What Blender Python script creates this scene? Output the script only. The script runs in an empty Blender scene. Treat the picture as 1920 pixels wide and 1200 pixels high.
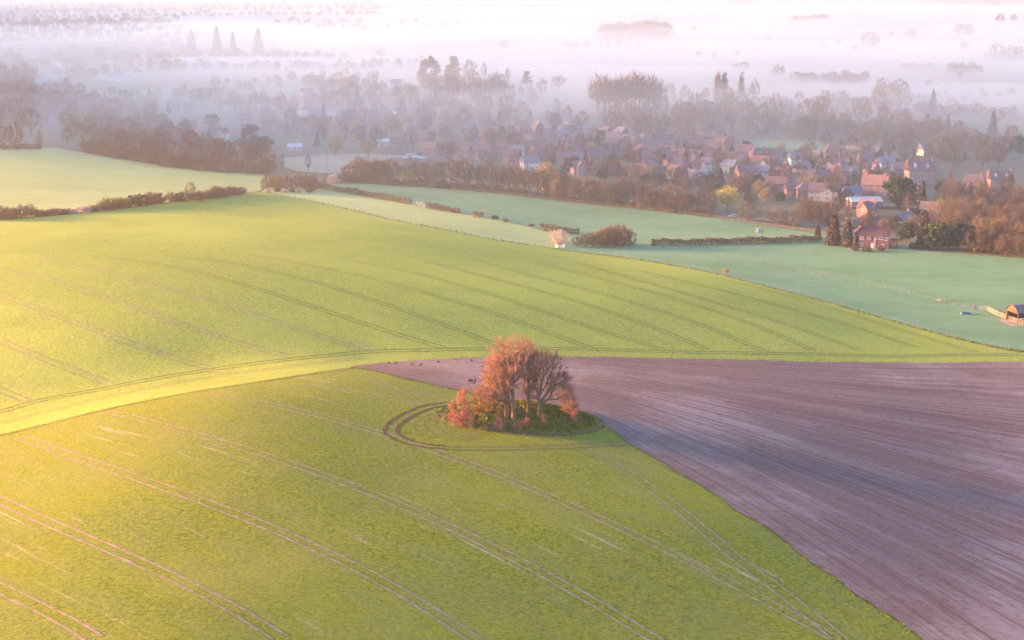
import bpy, math, random
import numpy as np
from mathutils import Vector, Matrix
from mathutils.geometry import delaunay_2d_cdt
random.seed(7); rng = np.random.default_rng(7)
R = math.radians
C = bpy.context.scene.collection
SC = bpy.context.scene

# ------------------------------------------------------------------ camera, sky, sun, exposure
CAM_H = 104.0
F_PX = 2667.0
PITCH = math.atan(655.0 / F_PX)
cam_d = bpy.data.cameras.new('camera'); cam_d.lens = 50.0; cam_d.sensor_width = 36.0
cam_d.clip_start = 1.0; cam_d.clip_end = 40000.0
cam = bpy.data.objects.new('camera', cam_d); C.objects.link(cam)
cam.location = (0, 0, CAM_H); cam.rotation_euler = (math.pi / 2 - PITCH, 0, 0)
SC.camera = cam

SUN_EL, SUN_AZ = 7.5, -81.0          # degrees; azimuth clockwise from +Y (the view direction), so the sun is on the left
w = bpy.data.worlds.new('World'); SC.world = w; w.use_nodes = True
nt = w.node_tree; bg = nt.nodes['Background']
sky = nt.nodes.new('ShaderNodeTexSky'); sky.sky_type = 'NISHITA'; sky.sun_disc = False
sky.sun_elevation = R(SUN_EL); sky.sun_rotation = R(SUN_AZ); sky.air_density = 1.2; sky.dust_density = 0.5; sky.ozone_density = 2.5
nt.links.new(sky.outputs[0], bg.inputs[0]); bg.inputs[1].default_value = 0.082
sun_d = bpy.data.lights.new('sun', 'SUN'); sun_d.energy = 5.0; sun_d.angle = R(12.0); sun_d.color = (1.0, 0.47, 0.085)
sun = bpy.data.objects.new('sun', sun_d); C.objects.link(sun)
sd = Vector((math.sin(R(SUN_AZ)) * math.cos(R(SUN_EL)), math.cos(R(SUN_AZ)) * math.cos(R(SUN_EL)), math.sin(R(SUN_EL))))
sun.rotation_euler = (-sd).to_track_quat('-Z', 'Y').to_euler(); sun.location = sd * 300
SC.view_settings.view_transform = 'Standard'; SC.view_settings.look = 'None'
SC.view_settings.gamma = 1.0; SC.view_settings.exposure = 3.52
SC.view_settings.use_white_balance = True; SC.view_settings.white_balance_temperature = 5880; SC.view_settings.white_balance_tint = 28
SC.cycles.volume_bounces = 3; SC.cycles.max_bounces = 8; SC.cycles.diffuse_bounces = 3
SC.cycles.transparent_max_bounces = 16
SC.cycles.use_denoising = True
SC.cycles.sample_clamp_indirect = 4.0

# ------------------------------------------------------------------ small helpers
def tag(o, label=None, cat=None, group=None, kind=None):
    if label: o['label'] = label
    if cat: o['category'] = cat
    if group: o['group'] = group
    if kind: o['kind'] = kind
    return o

def ob(name, me, parent=None, loc=None):
    o = bpy.data.objects.new(name, me); C.objects.link(o)
    if parent is not None: o.parent = parent
    if loc is not None: o.location = loc
    return o

def empty(name, loc=(0, 0, 0), rz=0.0):
    o = bpy.data.objects.new(name, None); C.objects.link(o); o.empty_display_size = 0.5
    o.location = loc; o.rotation_euler = (0, 0, rz)
    return o

def mesh_np(name, V, F, mats, midx=None, smooth=False, uv=None):
    """one mesh from numpy verts and faces (all faces the same number of corners, or a list of such arrays)"""
    Fs = F if isinstance(F, list) else [F]
    Fs = [np.asarray(f, dtype=np.int32) for f in Fs if len(f)]
    me = bpy.data.meshes.new(name)
    V = np.asarray(V, dtype=np.float32)
    me.vertices.add(len(V)); me.vertices.foreach_set('co', V.ravel())
    loops = np.concatenate([f.ravel() for f in Fs]); tot = np.concatenate([np.full(len(f), f.shape[1], np.int32) for f in Fs])
    st = np.concatenate([[0], np.cumsum(tot)[:-1]]).astype(np.int32)
    me.loops.add(len(loops)); me.loops.foreach_set('vertex_index', loops)
    me.polygons.add(len(tot)); me.polygons.foreach_set('loop_start', st); me.polygons.foreach_set('loop_total', tot)
    if smooth: me.polygons.foreach_set('use_smooth', np.ones(len(tot), dtype=bool))
    for m in (mats if isinstance(mats, (list, tuple)) else [mats]): me.materials.append(m)
    if midx is not None: me.polygons.foreach_set('material_index', np.asarray(midx, dtype=np.int32))
    me.update(calc_edges=True)
    if uv is not None:
        l = me.uv_layers.new(name='UVMap'); l.data.foreach_set('uv', np.asarray(uv, np.float32)[loops].ravel())
    me.validate()
    return me

class MB:
    """collects boxes, prisms and so on for ONE mesh; m = material index"""
    def __init__(s): s.V = []; s.F = []; s.M = []
    def add(s, V, F, m=0):
        b = len(s.V); s.V += [tuple(v) for v in V]; s.F += [[i + b for i in f] for f in F]; s.M += [m] * len(F)
    def box(s, x0, x1, y0, y1, z0, z1, m=0):
        s.add([(x0, y0, z0), (x1, y0, z0), (x1, y1, z0), (x0, y1, z0), (x0, y0, z1), (x1, y0, z1), (x1, y1, z1), (x0, y1, z1)],
              [(0, 3, 2, 1), (4, 5, 6, 7), (0, 1, 5, 4), (1, 2, 6, 5), (2, 3, 7, 6), (3, 0, 4, 7)], m)
    def tube(s, p, q, r0, r1, n=8, m=0):
        p = Vector(p); q = Vector(q); d = (q - p).normalized(); a = d.orthogonal().normalized(); b = d.cross(a)
        V = [p + (a * math.cos(2 * math.pi * k / n) + b * math.sin(2 * math.pi * k / n)) * r0 for k in range(n)]
        V += [q + (a * math.cos(2 * math.pi * k / n) + b * math.sin(2 * math.pi * k / n)) * r1 for k in range(n)]
        s.add(V, [(k, (k + 1) % n, n + (k + 1) % n, n + k) for k in range(n)] + [tuple(range(n))[::-1], tuple(range(n, 2 * n))], m)
    def mesh(s, name, mats):
        me = bpy.data.meshes.new(name); me.from_pydata(s.V, [], s.F)
        for m in (mats if isinstance(mats, (list, tuple)) else [mats]): me.materials.append(m)
        me.polygons.foreach_set('material_index', s.M); me.update(); return me
    def build(s, name, mats, parent=None): return ob(name, s.mesh(name, mats), parent)

KIDS = {}
def copy_tree(o, parent=None):
    c = o.copy(); C.objects.link(c)
    if parent is not None: c.parent = parent
    for ch in o.children: copy_tree(ch, c)
    return c

# ------------------------------------------------------------------ from picture points to places on the land
cp, sp_ = math.cos(PITCH), math.sin(PITCH)
def ray(px, py):
    px = np.asarray(px, float); py = np.asarray(py, float)
    a = (px - 960) / F_PX; b = (600 - py) / F_PX
    return a, cp + b * sp_, -sp_ + b * cp
def on_plane(px, py, z):
    a, y, zz = ray(px, py); t = (z - CAM_H) / zz
    return a * t, y * t

CTRL = [(0,1200,36.6),(300,1200,37.5),(550,1200,35.5),(820,1200,33.2),(1100,1200,30.4),(1400,1200,27.6),(1730,1200,24.6),(1920,1200,22.5),
 (0,1000,28.8),(300,1000,31),(600,1000,30),(900,1000,27.8),(1200,1000,25.2),(1450,1000,22),(1700,1000,17.5),(1920,1000,13.5),
 (0,900,24.9),(240,890,27.7),(500,890,28.5),(750,890,26.2),(1000,890,24),(1250,880,20.8),(1600,880,14.5),(1920,880,9.5),
 (0,828,21.5),(200,778,23.7),(400,740,24.2),(640,700,21.7),(720,810,24.2),(980,790,22),(1130,800,20.8),(1400,780,15.5),(1650,780,11.5),(1920,780,7.5),
 (0,765,18.5),(200,728,19.3),(400,690,19.6),(700,672,18.6),(950,665,17),(1200,668,14.5),(1500,672,11),(1920,682,6),
 (0,640,21.2),(200,640,22.2),(450,640,21.2),(750,620,19.6),(1000,600,17),(1250,600,13.5),(1500,610,9.5),(1700,640,6.5),
 (0,550,23.3),(250,540,24),(550,530,21.8),(850,530,17.6),(1100,540,13.2),(1300,540,9),(1600,590,5),
 (0,470,21.6),(300,460,20.5),(600,450,16.5),(850,455,10.5),(1060,480,6),(1300,490,3.4),(1600,500,1.8),(1900,560,2.2),
 (0,405,15),(250,390,13),(490,358,8.5),(700,400,7.5),(900,420,5),(1040,455,3),(1300,430,1),(1600,450,.6),(1900,480,.8),
 (0,345,15),(250,345,11.5),(500,328,6.5),(700,340,4),(1000,370,1.8),
 (0,280,14),(150,285,11),(300,280,5.5),(500,290,2)]
WORLD = [(-1100,120,-2),(-900,500,0),(-600,250,6),(-420,420,10),(-330,240,9),(-230,330,15),(-160,150,25),(-110,60,38),(-300,60,18),(-500,900,4),(-900,900,0),(-300,1000,1),
 (0,0,52),(100,60,36),(200,100,18),(-150,-150,50),(150,-150,45),(0,-500,50),(400,200,4),(450,0,5),(700,400,0),(-700,-200,10),(700,-300,10),(0,950,0),(400,800,0),(800,900,0),(300,600,0.2),
 (-800,1500,0),(0,1500,0),(800,1500,0),(1200,500,0),(-1600,300,0),(1500,-600,0),(-1500,-800,0),(0,-1200,20)]
_c = np.array(CTRL, float); _x, _y = on_plane(_c[:, 0], _c[:, 1], _c[:, 2])
CP = np.vstack([np.column_stack([_x, _y, _c[:, 2]]), np.array(WORLD, float)])
CP[:, :2] /= 100.0
def _U(r2): return np.where(r2 > 1e-12, r2 * np.log(r2 + 1e-12), 0.0)
_n = len(CP); _d2 = ((CP[:, None, :2] - CP[None, :, :2]) ** 2).sum(-1)
_A = np.zeros((_n + 3, _n + 3)); _A[:_n, :_n] = _U(_d2) + 0.02 * np.eye(_n); _A[:_n, _n] = 1; _A[:_n, _n + 1:] = CP[:, :2]; _A[_n:, :_n] = _A[:_n, _n:].T
_W = np.linalg.solve(_A, np.concatenate([CP[:, 2], np.zeros(3)]))
def sstep(a, b, x):
    t = np.clip((x - a) / (b - a), 0, 1); return t * t * (3 - 2 * t)
MX, MY, MR = 0.0, 0.0, 0.0
def height(x, y):
    x = np.atleast_1d(np.asarray(x, float)); y = np.atleast_1d(np.asarray(y, float)); sh = x.shape
    x = x.ravel(); y = y.ravel(); out = np.empty(len(x))
    for i in range(0, len(x), 20000):
        X = x[i:i + 20000] / 100; Y = y[i:i + 20000] / 100
        out[i:i + 20000] = _U((X[:, None] - CP[None, :, 0]) ** 2 + (Y[:, None] - CP[None, :, 1]) ** 2) @ _W[:_n] + _W[_n] + _W[_n + 1] * X + _W[_n + 2] * Y
    d = np.hypot(x, y)
    f = (1 - sstep(850, 1250, y)) * (1 - sstep(900, 1500, np.abs(x))) * (1 - sstep(900, 1400, d))
    z = out * f
    z = np.where(z > 1.5, z, 1.5 * np.exp(np.minimum(z - 1.5, 0) / 1.5))      # the hill runs out into the plain
    # unseen ridge added on the left to keep the low sun off the valley
    xc = -500 - 0.42 * y; rise = np.interp(y, [0, 800, 1400, 2500, 3300], [150, 190, 160, 250, 310]) * sstep(SHADE_RIDGE0, SHADE_RIDGE1, y) * (1 - sstep(3300, 5200, y))
    z = z + rise * np.exp(-((x - xc) / (170 + 0.05 * np.maximum(y, 0))) ** 2) * (d < 9000)
    return z.reshape(sh)
SHADE_RIDGE0, SHADE_RIDGE1 = 640, 880
def hz(x, y): return float(height([x], [y])[0])
def at(px, py):
    """the place on the land seen at a picture point: arrays of x, y, z"""
    px = np.atleast_1d(np.asarray(px, float)); py = np.atleast_1d(np.asarray(py, float))
    z = np.full(px.shape, 10.0)
    for k in range(40):
        x, y = on_plane(px, py, z); z = 0.5 * z + 0.5 * height(x, y)
    x, y = on_plane(px, py, z)
    return x, y, z
def pt(px, py):
    x, y, z = at(px, py); return float(x[0]), float(y[0]), float(z[0])
def mpp(px, py):
    """metres per photograph pixel at a place on the land"""
    x, y, z = pt(px, py); return (y * cp + (CAM_H - z) * sp_) / F_PX
def proj(x, y, z):
    dy, dz = y, z - CAM_H
    dep = dy * cp - dz * sp_; up = dy * sp_ + dz * cp
    return 960 + F_PX * x / dep, 600 - F_PX * up / dep

# ------------------------------------------------------------------ materials
def mat(name):
    m = bpy.data.materials.new(name); m.use_nodes = True
    t = m.node_tree; b = t.nodes['Principled BSDF']; b.inputs['Roughness'].default_value = 0.9
    b.inputs['Specular IOR Level'].default_value = 0.02
    return m, t, b
def N(t, typ, **k):
    n = t.nodes.new(typ)
    for a, v in k.items(): setattr(n, a, v)
    return n
def noise(t, vec, scale, detail=4, rough=0.6, dist=0.0):
    n = N(t, 'ShaderNodeTexNoise'); n.inputs['Scale'].default_value = scale; n.inputs['Detail'].default_value = detail
    n.inputs['Roughness'].default_value = rough; n.inputs['Distortion'].default_value = dist
    if vec is not None: t.links.new(vec, n.inputs['Vector'])
    return n.outputs['Fac']
def ramp(t, fac, a, b):
    n = N(t, 'ShaderNodeMapRange'); n.inputs['From Min'].default_value = a; n.inputs['From Max'].default_value = b
    n.interpolation_type = 'SMOOTHSTEP'
    t.links.new(fac, n.inputs['Value']); return n.outputs['Result']
def mix(t, fac, a, b, mode='MIX'):
    n = N(t, 'ShaderNodeMix', data_type='RGBA', blend_type=mode)
    if hasattr(fac, 'links'): t.links.new(fac, n.inputs[0])
    else: n.inputs[0].default_value = fac
    for s, v in ((n.inputs[6], a), (n.inputs[7], b)):
        if hasattr(v, 'links'): t.links.new(v, s)
        else: s.default_value = (*v, 1.0)
    return n.outputs[2]
def vmath(t, vec, scale, loc=(0, 0, 0)):
    n = N(t, 'ShaderNodeMapping'); n.inputs['Scale'].default_value = scale; n.inputs['Location'].default_value = loc
    t.links.new(vec, n.inputs['Vector']); return n.outputs[0]
def math_(t, op, a, b=None):
    n = N(t, 'ShaderNodeMath', operation=op)
    for s, v in ((n.inputs[0], a), (n.inputs[1], b)):
        if v is None: continue
        if hasattr(v, 'links'): t.links.new(v, s)
        else: s.default_value = v
    return n.outputs[0]
def bump(t, b, h, strength, dist):
    n = N(t, 'ShaderNodeBump'); n.inputs['Strength'].default_value = strength; n.inputs['Distance'].default_value = dist
    t.links.new(h, n.inputs['Height']); t.links.new(n.outputs[0], b.inputs['Normal'])
def pos(t): return N(t, 'ShaderNodeNewGeometry').outputs['Position']
def uvn(t): return N(t, 'ShaderNodeTexCoord').outputs['UV']

def crop_material(name, dark, light, bare, rows, bare_amt):
    """young corn: uv.x = metres across the drill rows, uv.y = metres along them"""
    m, t, b = mat(name); P = pos(t); U = uvn(t)
    big = noise(t, P, 0.012, 5, 0.6); med = noise(t, vmath(t, U, (0.22, 0.045, 1)), 1.0, 6, 0.65); fine = noise(t, P, 1.6, 6, 0.75)
    tuft = noise(t, P, 5.0, 3, 0.7)
    col = mix(t, ramp(t, med, 0.1, 0.9), dark, light)
    col = mix(t, ramp(t, fine, 0.36, 0.62), [c * 0.52 for c in dark], col)
    lump = noise(t, P, 0.42, 4, 0.7); col = mix(t, math_(t, 'MULTIPLY', ramp(t, lump, 0.55, 0.38), 0.18), col, [c * 0.6 for c in dark])
    col = mix(t, math_(t, 'MULTIPLY', ramp(t, big, 0.4, 0.62), 0.45), col, light)
    col = mix(t, math_(t, 'MULTIPLY', ramp(t, tuft, 0.52, 0.68), 0.55), col, [min(1, c * 1.5) for c in light])
    sx = N(t, 'ShaderNodeSeparateXYZ'); t.links.new(U, sx.inputs[0])
    row = math_(t, 'SINE', math_(t, 'MULTIPLY', sx.outputs[0], 2 * math.pi / rows))
    rowm = math_(t, 'MULTIPLY', ramp(t, row, 0.1, 1.0), math_(t, 'MULTIPLY', ramp(t, med, 0.60, 0.40), 0.26))
    col = mix(t, rowm, col, [c * 0.9 for c in bare])
    # thin places drawn out along the rows, where the chalky soil shows
    st = noise(t, vmath(t, U, (0.55, 0.028, 1)), 1.0, 5, 0.7, 0.3); gate = noise(t, vmath(t, U, (0.05, 0.02, 1), (7, 3, 0)), 1.0, 3, 0.6)
    bm = math_(t, 'MULTIPLY', ramp(t, st, 0.575, 0.66), ramp(t, gate, 0.47, 0.62))
    bm = math_(t, 'MULTIPLY', bm, math_(t, 'MULTIPLY', ramp(t, fine, 0.25, 0.6), bare_amt))
    col = mix(t, bm, col, bare)
    t.links.new(col, b.inputs['Base Color'])
    h = math_(t, 'ADD', math_(t, 'MULTIPLY', fine, 0.8), math_(t, 'MULTIPLY', tuft, 0.5))
    h = math_(t, 'ADD', h, math_(t, 'MULTIPLY', row, -0.05))
    bump(t, b, math_(t, 'ADD', h, math_(t, 'MULTIPLY', lump, 0.9)), 0.7, 0.22)
    return m

def grass_material(name, dark, light, frost=(0.5, 0.55, 0.5), f_amt=0.0, stretch=(1, 1, 1)):
    m, t, b = mat(name); P = pos(t)
    big = noise(t, vmath(t, P, (0.02 * stretch[0], 0.02 * stretch[1], 0.02)), 1.0, 6, 0.65); fine = noise(t, P, 0.9, 6, 0.75); tuft = noise(t, P, 0.16, 5, 0.7)
    col = mix(t, ramp(t, big, 0.3, 0.7), dark, light)
    col = mix(t, math_(t, 'MULTIPLY', ramp(t, tuft, 0.35, 0.65), 0.5), col, [c * 0.75 for c in dark])
    col = mix(t, math_(t, 'MULTIPLY', ramp(t, fine, 0.4, 0.7), 0.55), col, light)
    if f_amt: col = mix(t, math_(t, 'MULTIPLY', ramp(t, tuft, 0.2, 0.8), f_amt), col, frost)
    spot = noise(t, vmath(t, P, (0.09, 0.22, 0.1), (5, 2, 0)), 1.0, 5, 0.8); col = mix(t, math_(t, 'MULTIPLY', ramp(t, spot, 0.60, 0.72), 0.45), col, [c * 0.6 for c in dark])
    wide = noise(t, vmath(t, P, (0.011, 0.03, 0.01), (1, 9, 0)), 1.0, 4, 0.6); col = mix(t, math_(t, 'MULTIPLY', ramp(t, wide, 0.42, 0.62), 0.35), col, [c * 0.85 for c in dark])
    t.links.new(col, b.inputs['Base Color']); bump(t, b, math_(t, 'ADD', fine, math_(t, 'MULTIPLY', tuft, 1.5)), 0.5, 0.2)
    return m

def plain_material(name, col, var=0.25, scale=1.5, rough=0.85, rand=0.0):
    m, t, b = mat(name); P = N(t, 'ShaderNodeTexCoord').outputs['Object']
    c = mix(t, ramp(t, noise(t, P, scale, 5, 0.7), 0.3, 0.7), [x * (1 - var) for x in col], [min(1, x * (1 + var)) for x in col])
    if rand:
        oi = N(t, 'ShaderNodeObjectInfo'); c = mix(t, math_(t, 'MULTIPLY', oi.outputs['Random'], rand), c, [min(1, x * 1.7 + 0.02) for x in col])
    t.links.new(c, b.inputs['Base Color']); b.inputs['Roughness'].default_value = rough
    return m

def crown_material(name, a, b_, scale=0.5, transl=0.0):
    """twigs or leaves: two tints mixed in patches, and a tint of its own for each plant"""
    m, t, b = mat(name); P = N(t, 'ShaderNodeTexCoord').outputs['Object']; oi = N(t, 'ShaderNodeObjectInfo')
    col = mix(t, ramp(t, noise(t, P, scale, 4, 0.6), 0.35, 0.65), a, b_)
    col = mix(t, math_(t, 'MULTIPLY', oi.outputs['Random'], 0.6), col, mix(t, oi.outputs['Random'], [x * 0.6 for x in a], [min(1, x * 1.35) for x in b_]))
    t.links.new(col, b.inputs['Base Color'])
    return m
# ------------------------------------------------------------------ the land
def smooth_line(P, n=6, closed=False):
    """Catmull-Rom through 2D points"""
    P = np.asarray(P, float)
    if closed: Q = np.vstack([P[-1], P, P[0], P[1]])
    else: Q = np.vstack([2 * P[0] - P[1], P, 2 * P[-1] - P[-2]])
    out = []
    for i in range(1, len(Q) - 2):
        p0, p1, p2, p3 = Q[i - 1], Q[i], Q[i + 1], Q[i + 2]
        for k in range(n):
            s = k / n
            out.append(0.5 * (2 * p1 + (p2 - p0) * s + (2 * p0 - 5 * p1 + 4 * p2 - p3) * s * s + (3 * p1 - p0 - 3 * p2 + p3) * s ** 3))
    if not closed: out.append(Q[-2])
    return np.array(out)
def px_line(P, n=6):
    """picture points -> smooth line on the land (x, y)"""
    P = np.asarray(P, float); x, y, z = at(P[:, 0], P[:, 1])
    return smooth_line(np.column_stack([x, y]), n)
def resample(L, step):
    d = np.concatenate([[0], np.cumsum(np.hypot(*np.diff(L, axis=0).T))]); n = max(2, int(d[-1] / step) + 1)
    s = np.linspace(0, d[-1], n); return np.column_stack([np.interp(s, d, L[:, 0]), np.interp(s, d, L[:, 1])])

def inside(P, poly):
    x, y = P[:, 0], P[:, 1]; r = np.zeros(len(P), bool); j = len(poly) - 1
    for i in range(len(poly)):
        xi, yi = poly[i]; xj, yj = poly[j]
        c = ((yi > y) != (yj > y)) & (x < (xj - xi) * (y - yi) / (yj - yi + 1e-12) + xi); r ^= c; j = i
    return r

def drape(poly, step, lift):
    """triangles filling a closed outline on the land"""
    poly = np.asarray(poly, float)
    d = np.hypot(*np.diff(np.vstack([poly, poly[:1]]), axis=0).T); P = []
    for i in range(len(poly)):
        k = max(1, int(d[i] / step)); a, b = poly[i], poly[(i + 1) % len(poly)]
        P += [a + (b - a) * j / k for j in range(k)]
    P = np.array(P); nb = len(P)
    gx, gy = np.meshgrid(np.arange(P[:, 0].min(), P[:, 0].max(), step), np.arange(P[:, 1].min(), P[:, 1].max(), step))
    gx = gx + (np.arange(gx.shape[0]) % 2)[:, None] * step * 0.5
    G = np.column_stack([gx.ravel(), gy.ravel()]); G = G[inside(G, P)]
    A = [Vector(p) for p in P] + [Vector(p) for p in G]
    vs, es, fs, *_ = delaunay_2d_cdt(A, [], [list(range(nb))], 1, 0.01)
    V = np.array([(v[0], v[1]) for v in vs]); F = np.array([f for f in fs if len(f) == 3], int)
    a, b, c = V[F[:, 0]], V[F[:, 1]], V[F[:, 2]]
    neg = ((b - a)[:, 0] * (c - a)[:, 1] - (b - a)[:, 1] * (c - a)[:, 0]) < 0
    F[neg] = F[neg][:, ::-1]
    return np.column_stack([V, height(V[:, 0], V[:, 1]) + lift]), F

def ribbon(L, off, wid, lift, jitter=0.0):
    """a strip along a line on the land"""
    T = np.gradient(L, axis=0); T /= np.hypot(T[:, 0], T[:, 1])[:, None] + 1e-9; Nn = np.column_stack([-T[:, 1], T[:, 0]])
    ww = wid * (1 + jitter * (rng.random(len(L)) - 0.5)); oo = off + jitter * 0.25 * wid * (rng.random(len(L)) - 0.5)
    a = L + Nn * (oo - ww / 2)[:, None]; b = L + Nn * (oo + ww / 2)[:, None]; n = len(L)
    V = np.vstack([a, b]); V = np.column_stack([V, height(V[:, 0], V[:, 1]) + lift])
    F = [(i, i + 1, n + i + 1, n + i) for i in range(n - 1)]
    return V, np.array(F)

def polyfit_u(lines, deg):
    P = np.vstack([l for l, u in lines]); U = np.concatenate([np.full(len(l), u) for l, u in lines])
    c = P.mean(0); s = P.std(0).max()
    def basis(Q):
        q = (Q - c) / s; return np.column_stack([q[:, 0] ** i * q[:, 1] ** j for i in range(deg + 1) for j in range(deg + 1 - i)])
    B = basis(P); w_ = np.linalg.solve(B.T @ B + 1e-3 * np.eye(B.shape[1]), B.T @ U)
    return lambda Q: basis(Q) @ w_

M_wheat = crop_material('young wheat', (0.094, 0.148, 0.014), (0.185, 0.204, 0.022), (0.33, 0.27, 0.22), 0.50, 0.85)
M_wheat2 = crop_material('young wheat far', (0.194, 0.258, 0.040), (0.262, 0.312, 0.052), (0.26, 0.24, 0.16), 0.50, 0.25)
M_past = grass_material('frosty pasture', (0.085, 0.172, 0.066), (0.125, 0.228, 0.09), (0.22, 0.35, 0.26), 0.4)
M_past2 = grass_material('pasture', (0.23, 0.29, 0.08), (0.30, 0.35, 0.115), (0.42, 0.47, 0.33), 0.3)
M_dry = grass_material('dry meadow', (0.30, 0.23, 0.12), (0.38, 0.30, 0.17), (0.45, 0.42, 0.4), 0.3)
M_ground = grass_material('rough ground', (0.075, 0.085, 0.045), (0.13, 0.13, 0.075), (0.3, 0.3, 0.28), 0.2)
M_mound = grass_material('mound grass', (0.065, 0.10, 0.016), (0.13, 0.15, 0.03))
M_rut, _t, _b = mat('bare rut')
_c = mix(_t, ramp(_t, noise(_t, pos(_t), 1.1, 5, 0.7), 0.3, 0.7), (0.15, 0.11, 0.07), (0.28, 0.22, 0.175)); _c = mix(_t, math_(_t, 'MULTIPLY', ramp(_t, noise(_t, pos(_t), 0.35, 6, 0.75), 0.48, 0.66), 0.6), _c, (0.13, 0.155, 0.02)); _t.links.new(_c, _b.inputs['Base Color'])
M_rutd, _t, _b = mat('pressed crop')
_c = mix(_t, ramp(_t, noise(_t, pos(_t), 0.8, 5, 0.7), 0.3, 0.7), (0.075, 0.095, 0.025), (0.16, 0.15, 0.05)); _t.links.new(_c, _b.inputs['Base Color'])

# ground: one sheet in rings round the camera, out to the horizon
rad = np.concatenate([[0, 25, 45], np.geomspace(60, 14000, 230)]); na = 300
ang = np.linspace(0, 2 * np.pi, na, endpoint=False)
GX = (rad[:, None] * np.sin(ang)[None]).ravel(); GY = (rad[:, None] * np.cos(ang)[None]).ravel()
GZ = height(GX, GY) - 0.30
gi = np.arange(len(rad) * na).reshape(len(rad), na); gj = np.roll(gi, -1, 1)
GF = np.column_stack([gi[:-1].ravel(), gi[1:].ravel(), gj[1:].ravel(), gj[:-1].ravel()])
tag(ob('ground', mesh_np('ground', np.column_stack([GX, GY, GZ]), GF, M_ground, smooth=True)), kind='structure')

# --- field outlines, traced from the picture and laid on the land
EDGE_NEAR = [(656,691),(529,710),(365,735),(182,772),(0,817),(-60,832)]          # headland between the two wheat fields
SOIL_TOP = [(656,688),(730,680),(800,675),(900,671),(1000,669.5),(1100,669.5),(1300,673.5),(1500,678.5),(1700,681),(1920,678),(2000,676)]
SOIL_LOW = [(656,689),(700,696),(760,710),(860,733),(960,756),(1050,776),(1130,800),(1190,836),(1260,880),(1330,922),(1400,966),(1500,1038),(1600,1108),(1735,1205),(1830,1275)]
FENCE = [(488,360),(620,385),(750,415),(900,444),(1020,464),(1150,481),(1300,505),(1450,541),(1600,581),(1750,624),(1850,648),(1920,661),(2000,676)]
HEDGE_L = [(-70,420),(0,413),(100,405),(200,395),(300,383),(380,373),(440,364),(488,360)]
l_edge = px_line(EDGE_NEAR); l_top = px_line(SOIL_TOP); l_low = px_line(SOIL_LOW); l_fence = px_line(FENCE); l_hedge = px_line(HEDGE_L)
def ragged(L, amp, step=1.2):
    L = resample(L, step); T = np.gradient(L, axis=0); T /= np.hypot(T[:, 0], T[:, 1])[:, None]; n = len(L); k = np.arange(n)
    o = amp * (0.6 * np.sin(k * .31) * np.sin(k * .07 + 1) + 0.8 * (rng.random(n) - .5)); o[:2] = 0; o[-2:] = 0
    return L + np.column_stack([-T[:, 1], T[:, 0]]) * o[:, None]
l_low = ragged(l_low, .7); l_top = ragged(l_top, .6); l_edge = ragged(l_edge, .3)
# near wheat
NEAR = {0: [(383,737),(456,746),(547,768),(638,793),(700,812),(770,835),(810,845),(880,866),(950,892),(1020,920),(1125,969),(1240,1036),(1380,1102),(1485,1151),(1565,1196)],
 1: [(204,772),(255,782),(313,801),(383,825),(474,850),(547,871),(638,898),(705,922),(810,971),(915,1025),(1020,1081),(1125,1140),(1230,1197)],
 2: [(35,820),(109,845),(182,871),(245,895),(350,930),(455,969),(560,1007),(640,1047),(705,1089),(775,1130),(845,1170),(890,1197)],
 3: [(-25,928),(0,939),(105,986),(210,1032),(315,1078),(420,1133),(525,1196)], 4: [(-25,1091),(0,1104),(70,1138),(140,1175),(175,1197)]}
LM = [(690,716),(761,733),(829,745)]; LM2 = [(560,722),(680,738),(734,747),(794,758)]
def fair(P, deg=3):
    P = np.asarray(P, float); c = np.polyfit(P[:, 0] / 500, P[:, 1], min(deg, len(P) - 1)); x = np.linspace(P[0, 0], P[-1, 0], max(len(P), 6)); return np.column_stack([x, np.polyval(c, x / 500)])
near_lines = {k: px_line(fair(v)) for k, v in NEAR.items()}
u_near = polyfit_u([(l, k * 24.0) for k, l in near_lines.items()], 3)
def uv_of(V, ufun, ref):
    d = np.array(ref) / np.hypot(*ref); return np.column_stack([ufun(V[:, :2]), V[:, 0] * d[0] + V[:, 1] * d[1]])
x0, y0, _ = at([-60, -60, 1830], [832, 1290, 1290])
poly = np.vstack([l_edge, np.column_stack([x0, y0])[:2], l_low[::-1][:-1]])
V, F = drape(poly, 2.5, 0.02)
dirn = near_lines[1][-1] - near_lines[1][0]
tag(ob('wheat_field', mesh_np('wheat_field', V, F, M_wheat, smooth=True, uv=uv_of(V, u_near, dirn))), kind='structure')
# far wheat
MID = {-2: [(-30,722),(0,732),(55,755)], -1: [(0,640),(109,684),(204,720)], 0: [(-40,540),(0,553),(109,593),(219,635),(310,666),(390,690)], 1: [(-40,495),(0,502),(91,522),(182,553),(292,593),(401,626),(540,668)],
 2: [(73,484),(182,505),(310,538),(401,567),(510,600),(600,630),(690,659)], 3: [(175,480),(310,498),(401,520),(510,549),(600,580),(725,622),(835,653)],
 4: [(310,480),(474,502),(583,527),(693,562),(750,579),(850,617),(945,651)], 5: [(470,478),(625,507),(765,540),(900,580),(1025,622),(1105,652)],
 6: [(640,486),(800,517),(925,555),(1050,595),(1175,635),(1240,655)], 7: [(800,490),(950,530),(1100,570),(1225,615),(1325,655)],
 8: [(880,484),(1025,525),(1190,567),(1350,625),(1430,657)], 9: [(1000,490),(1140,527),(1300,570),(1450,625),(1525,657)],
 10: [(1080,492),(1210,530),(1380,578),(1520,625),(1610,656)], 11: [(1200,508),(1350,545),(1500,583),(1609,617),(1719,652)], 12: [(1330,520),(1450,548),(1540,572),(1640,604),(1740,635),(1828,661)]}
mid_lines = {k: px_line(fair(v)) for k, v in MID.items()}
u_mid = polyfit_u([(l, k * 24.0) for k, l in mid_lines.items()], 3)
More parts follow.
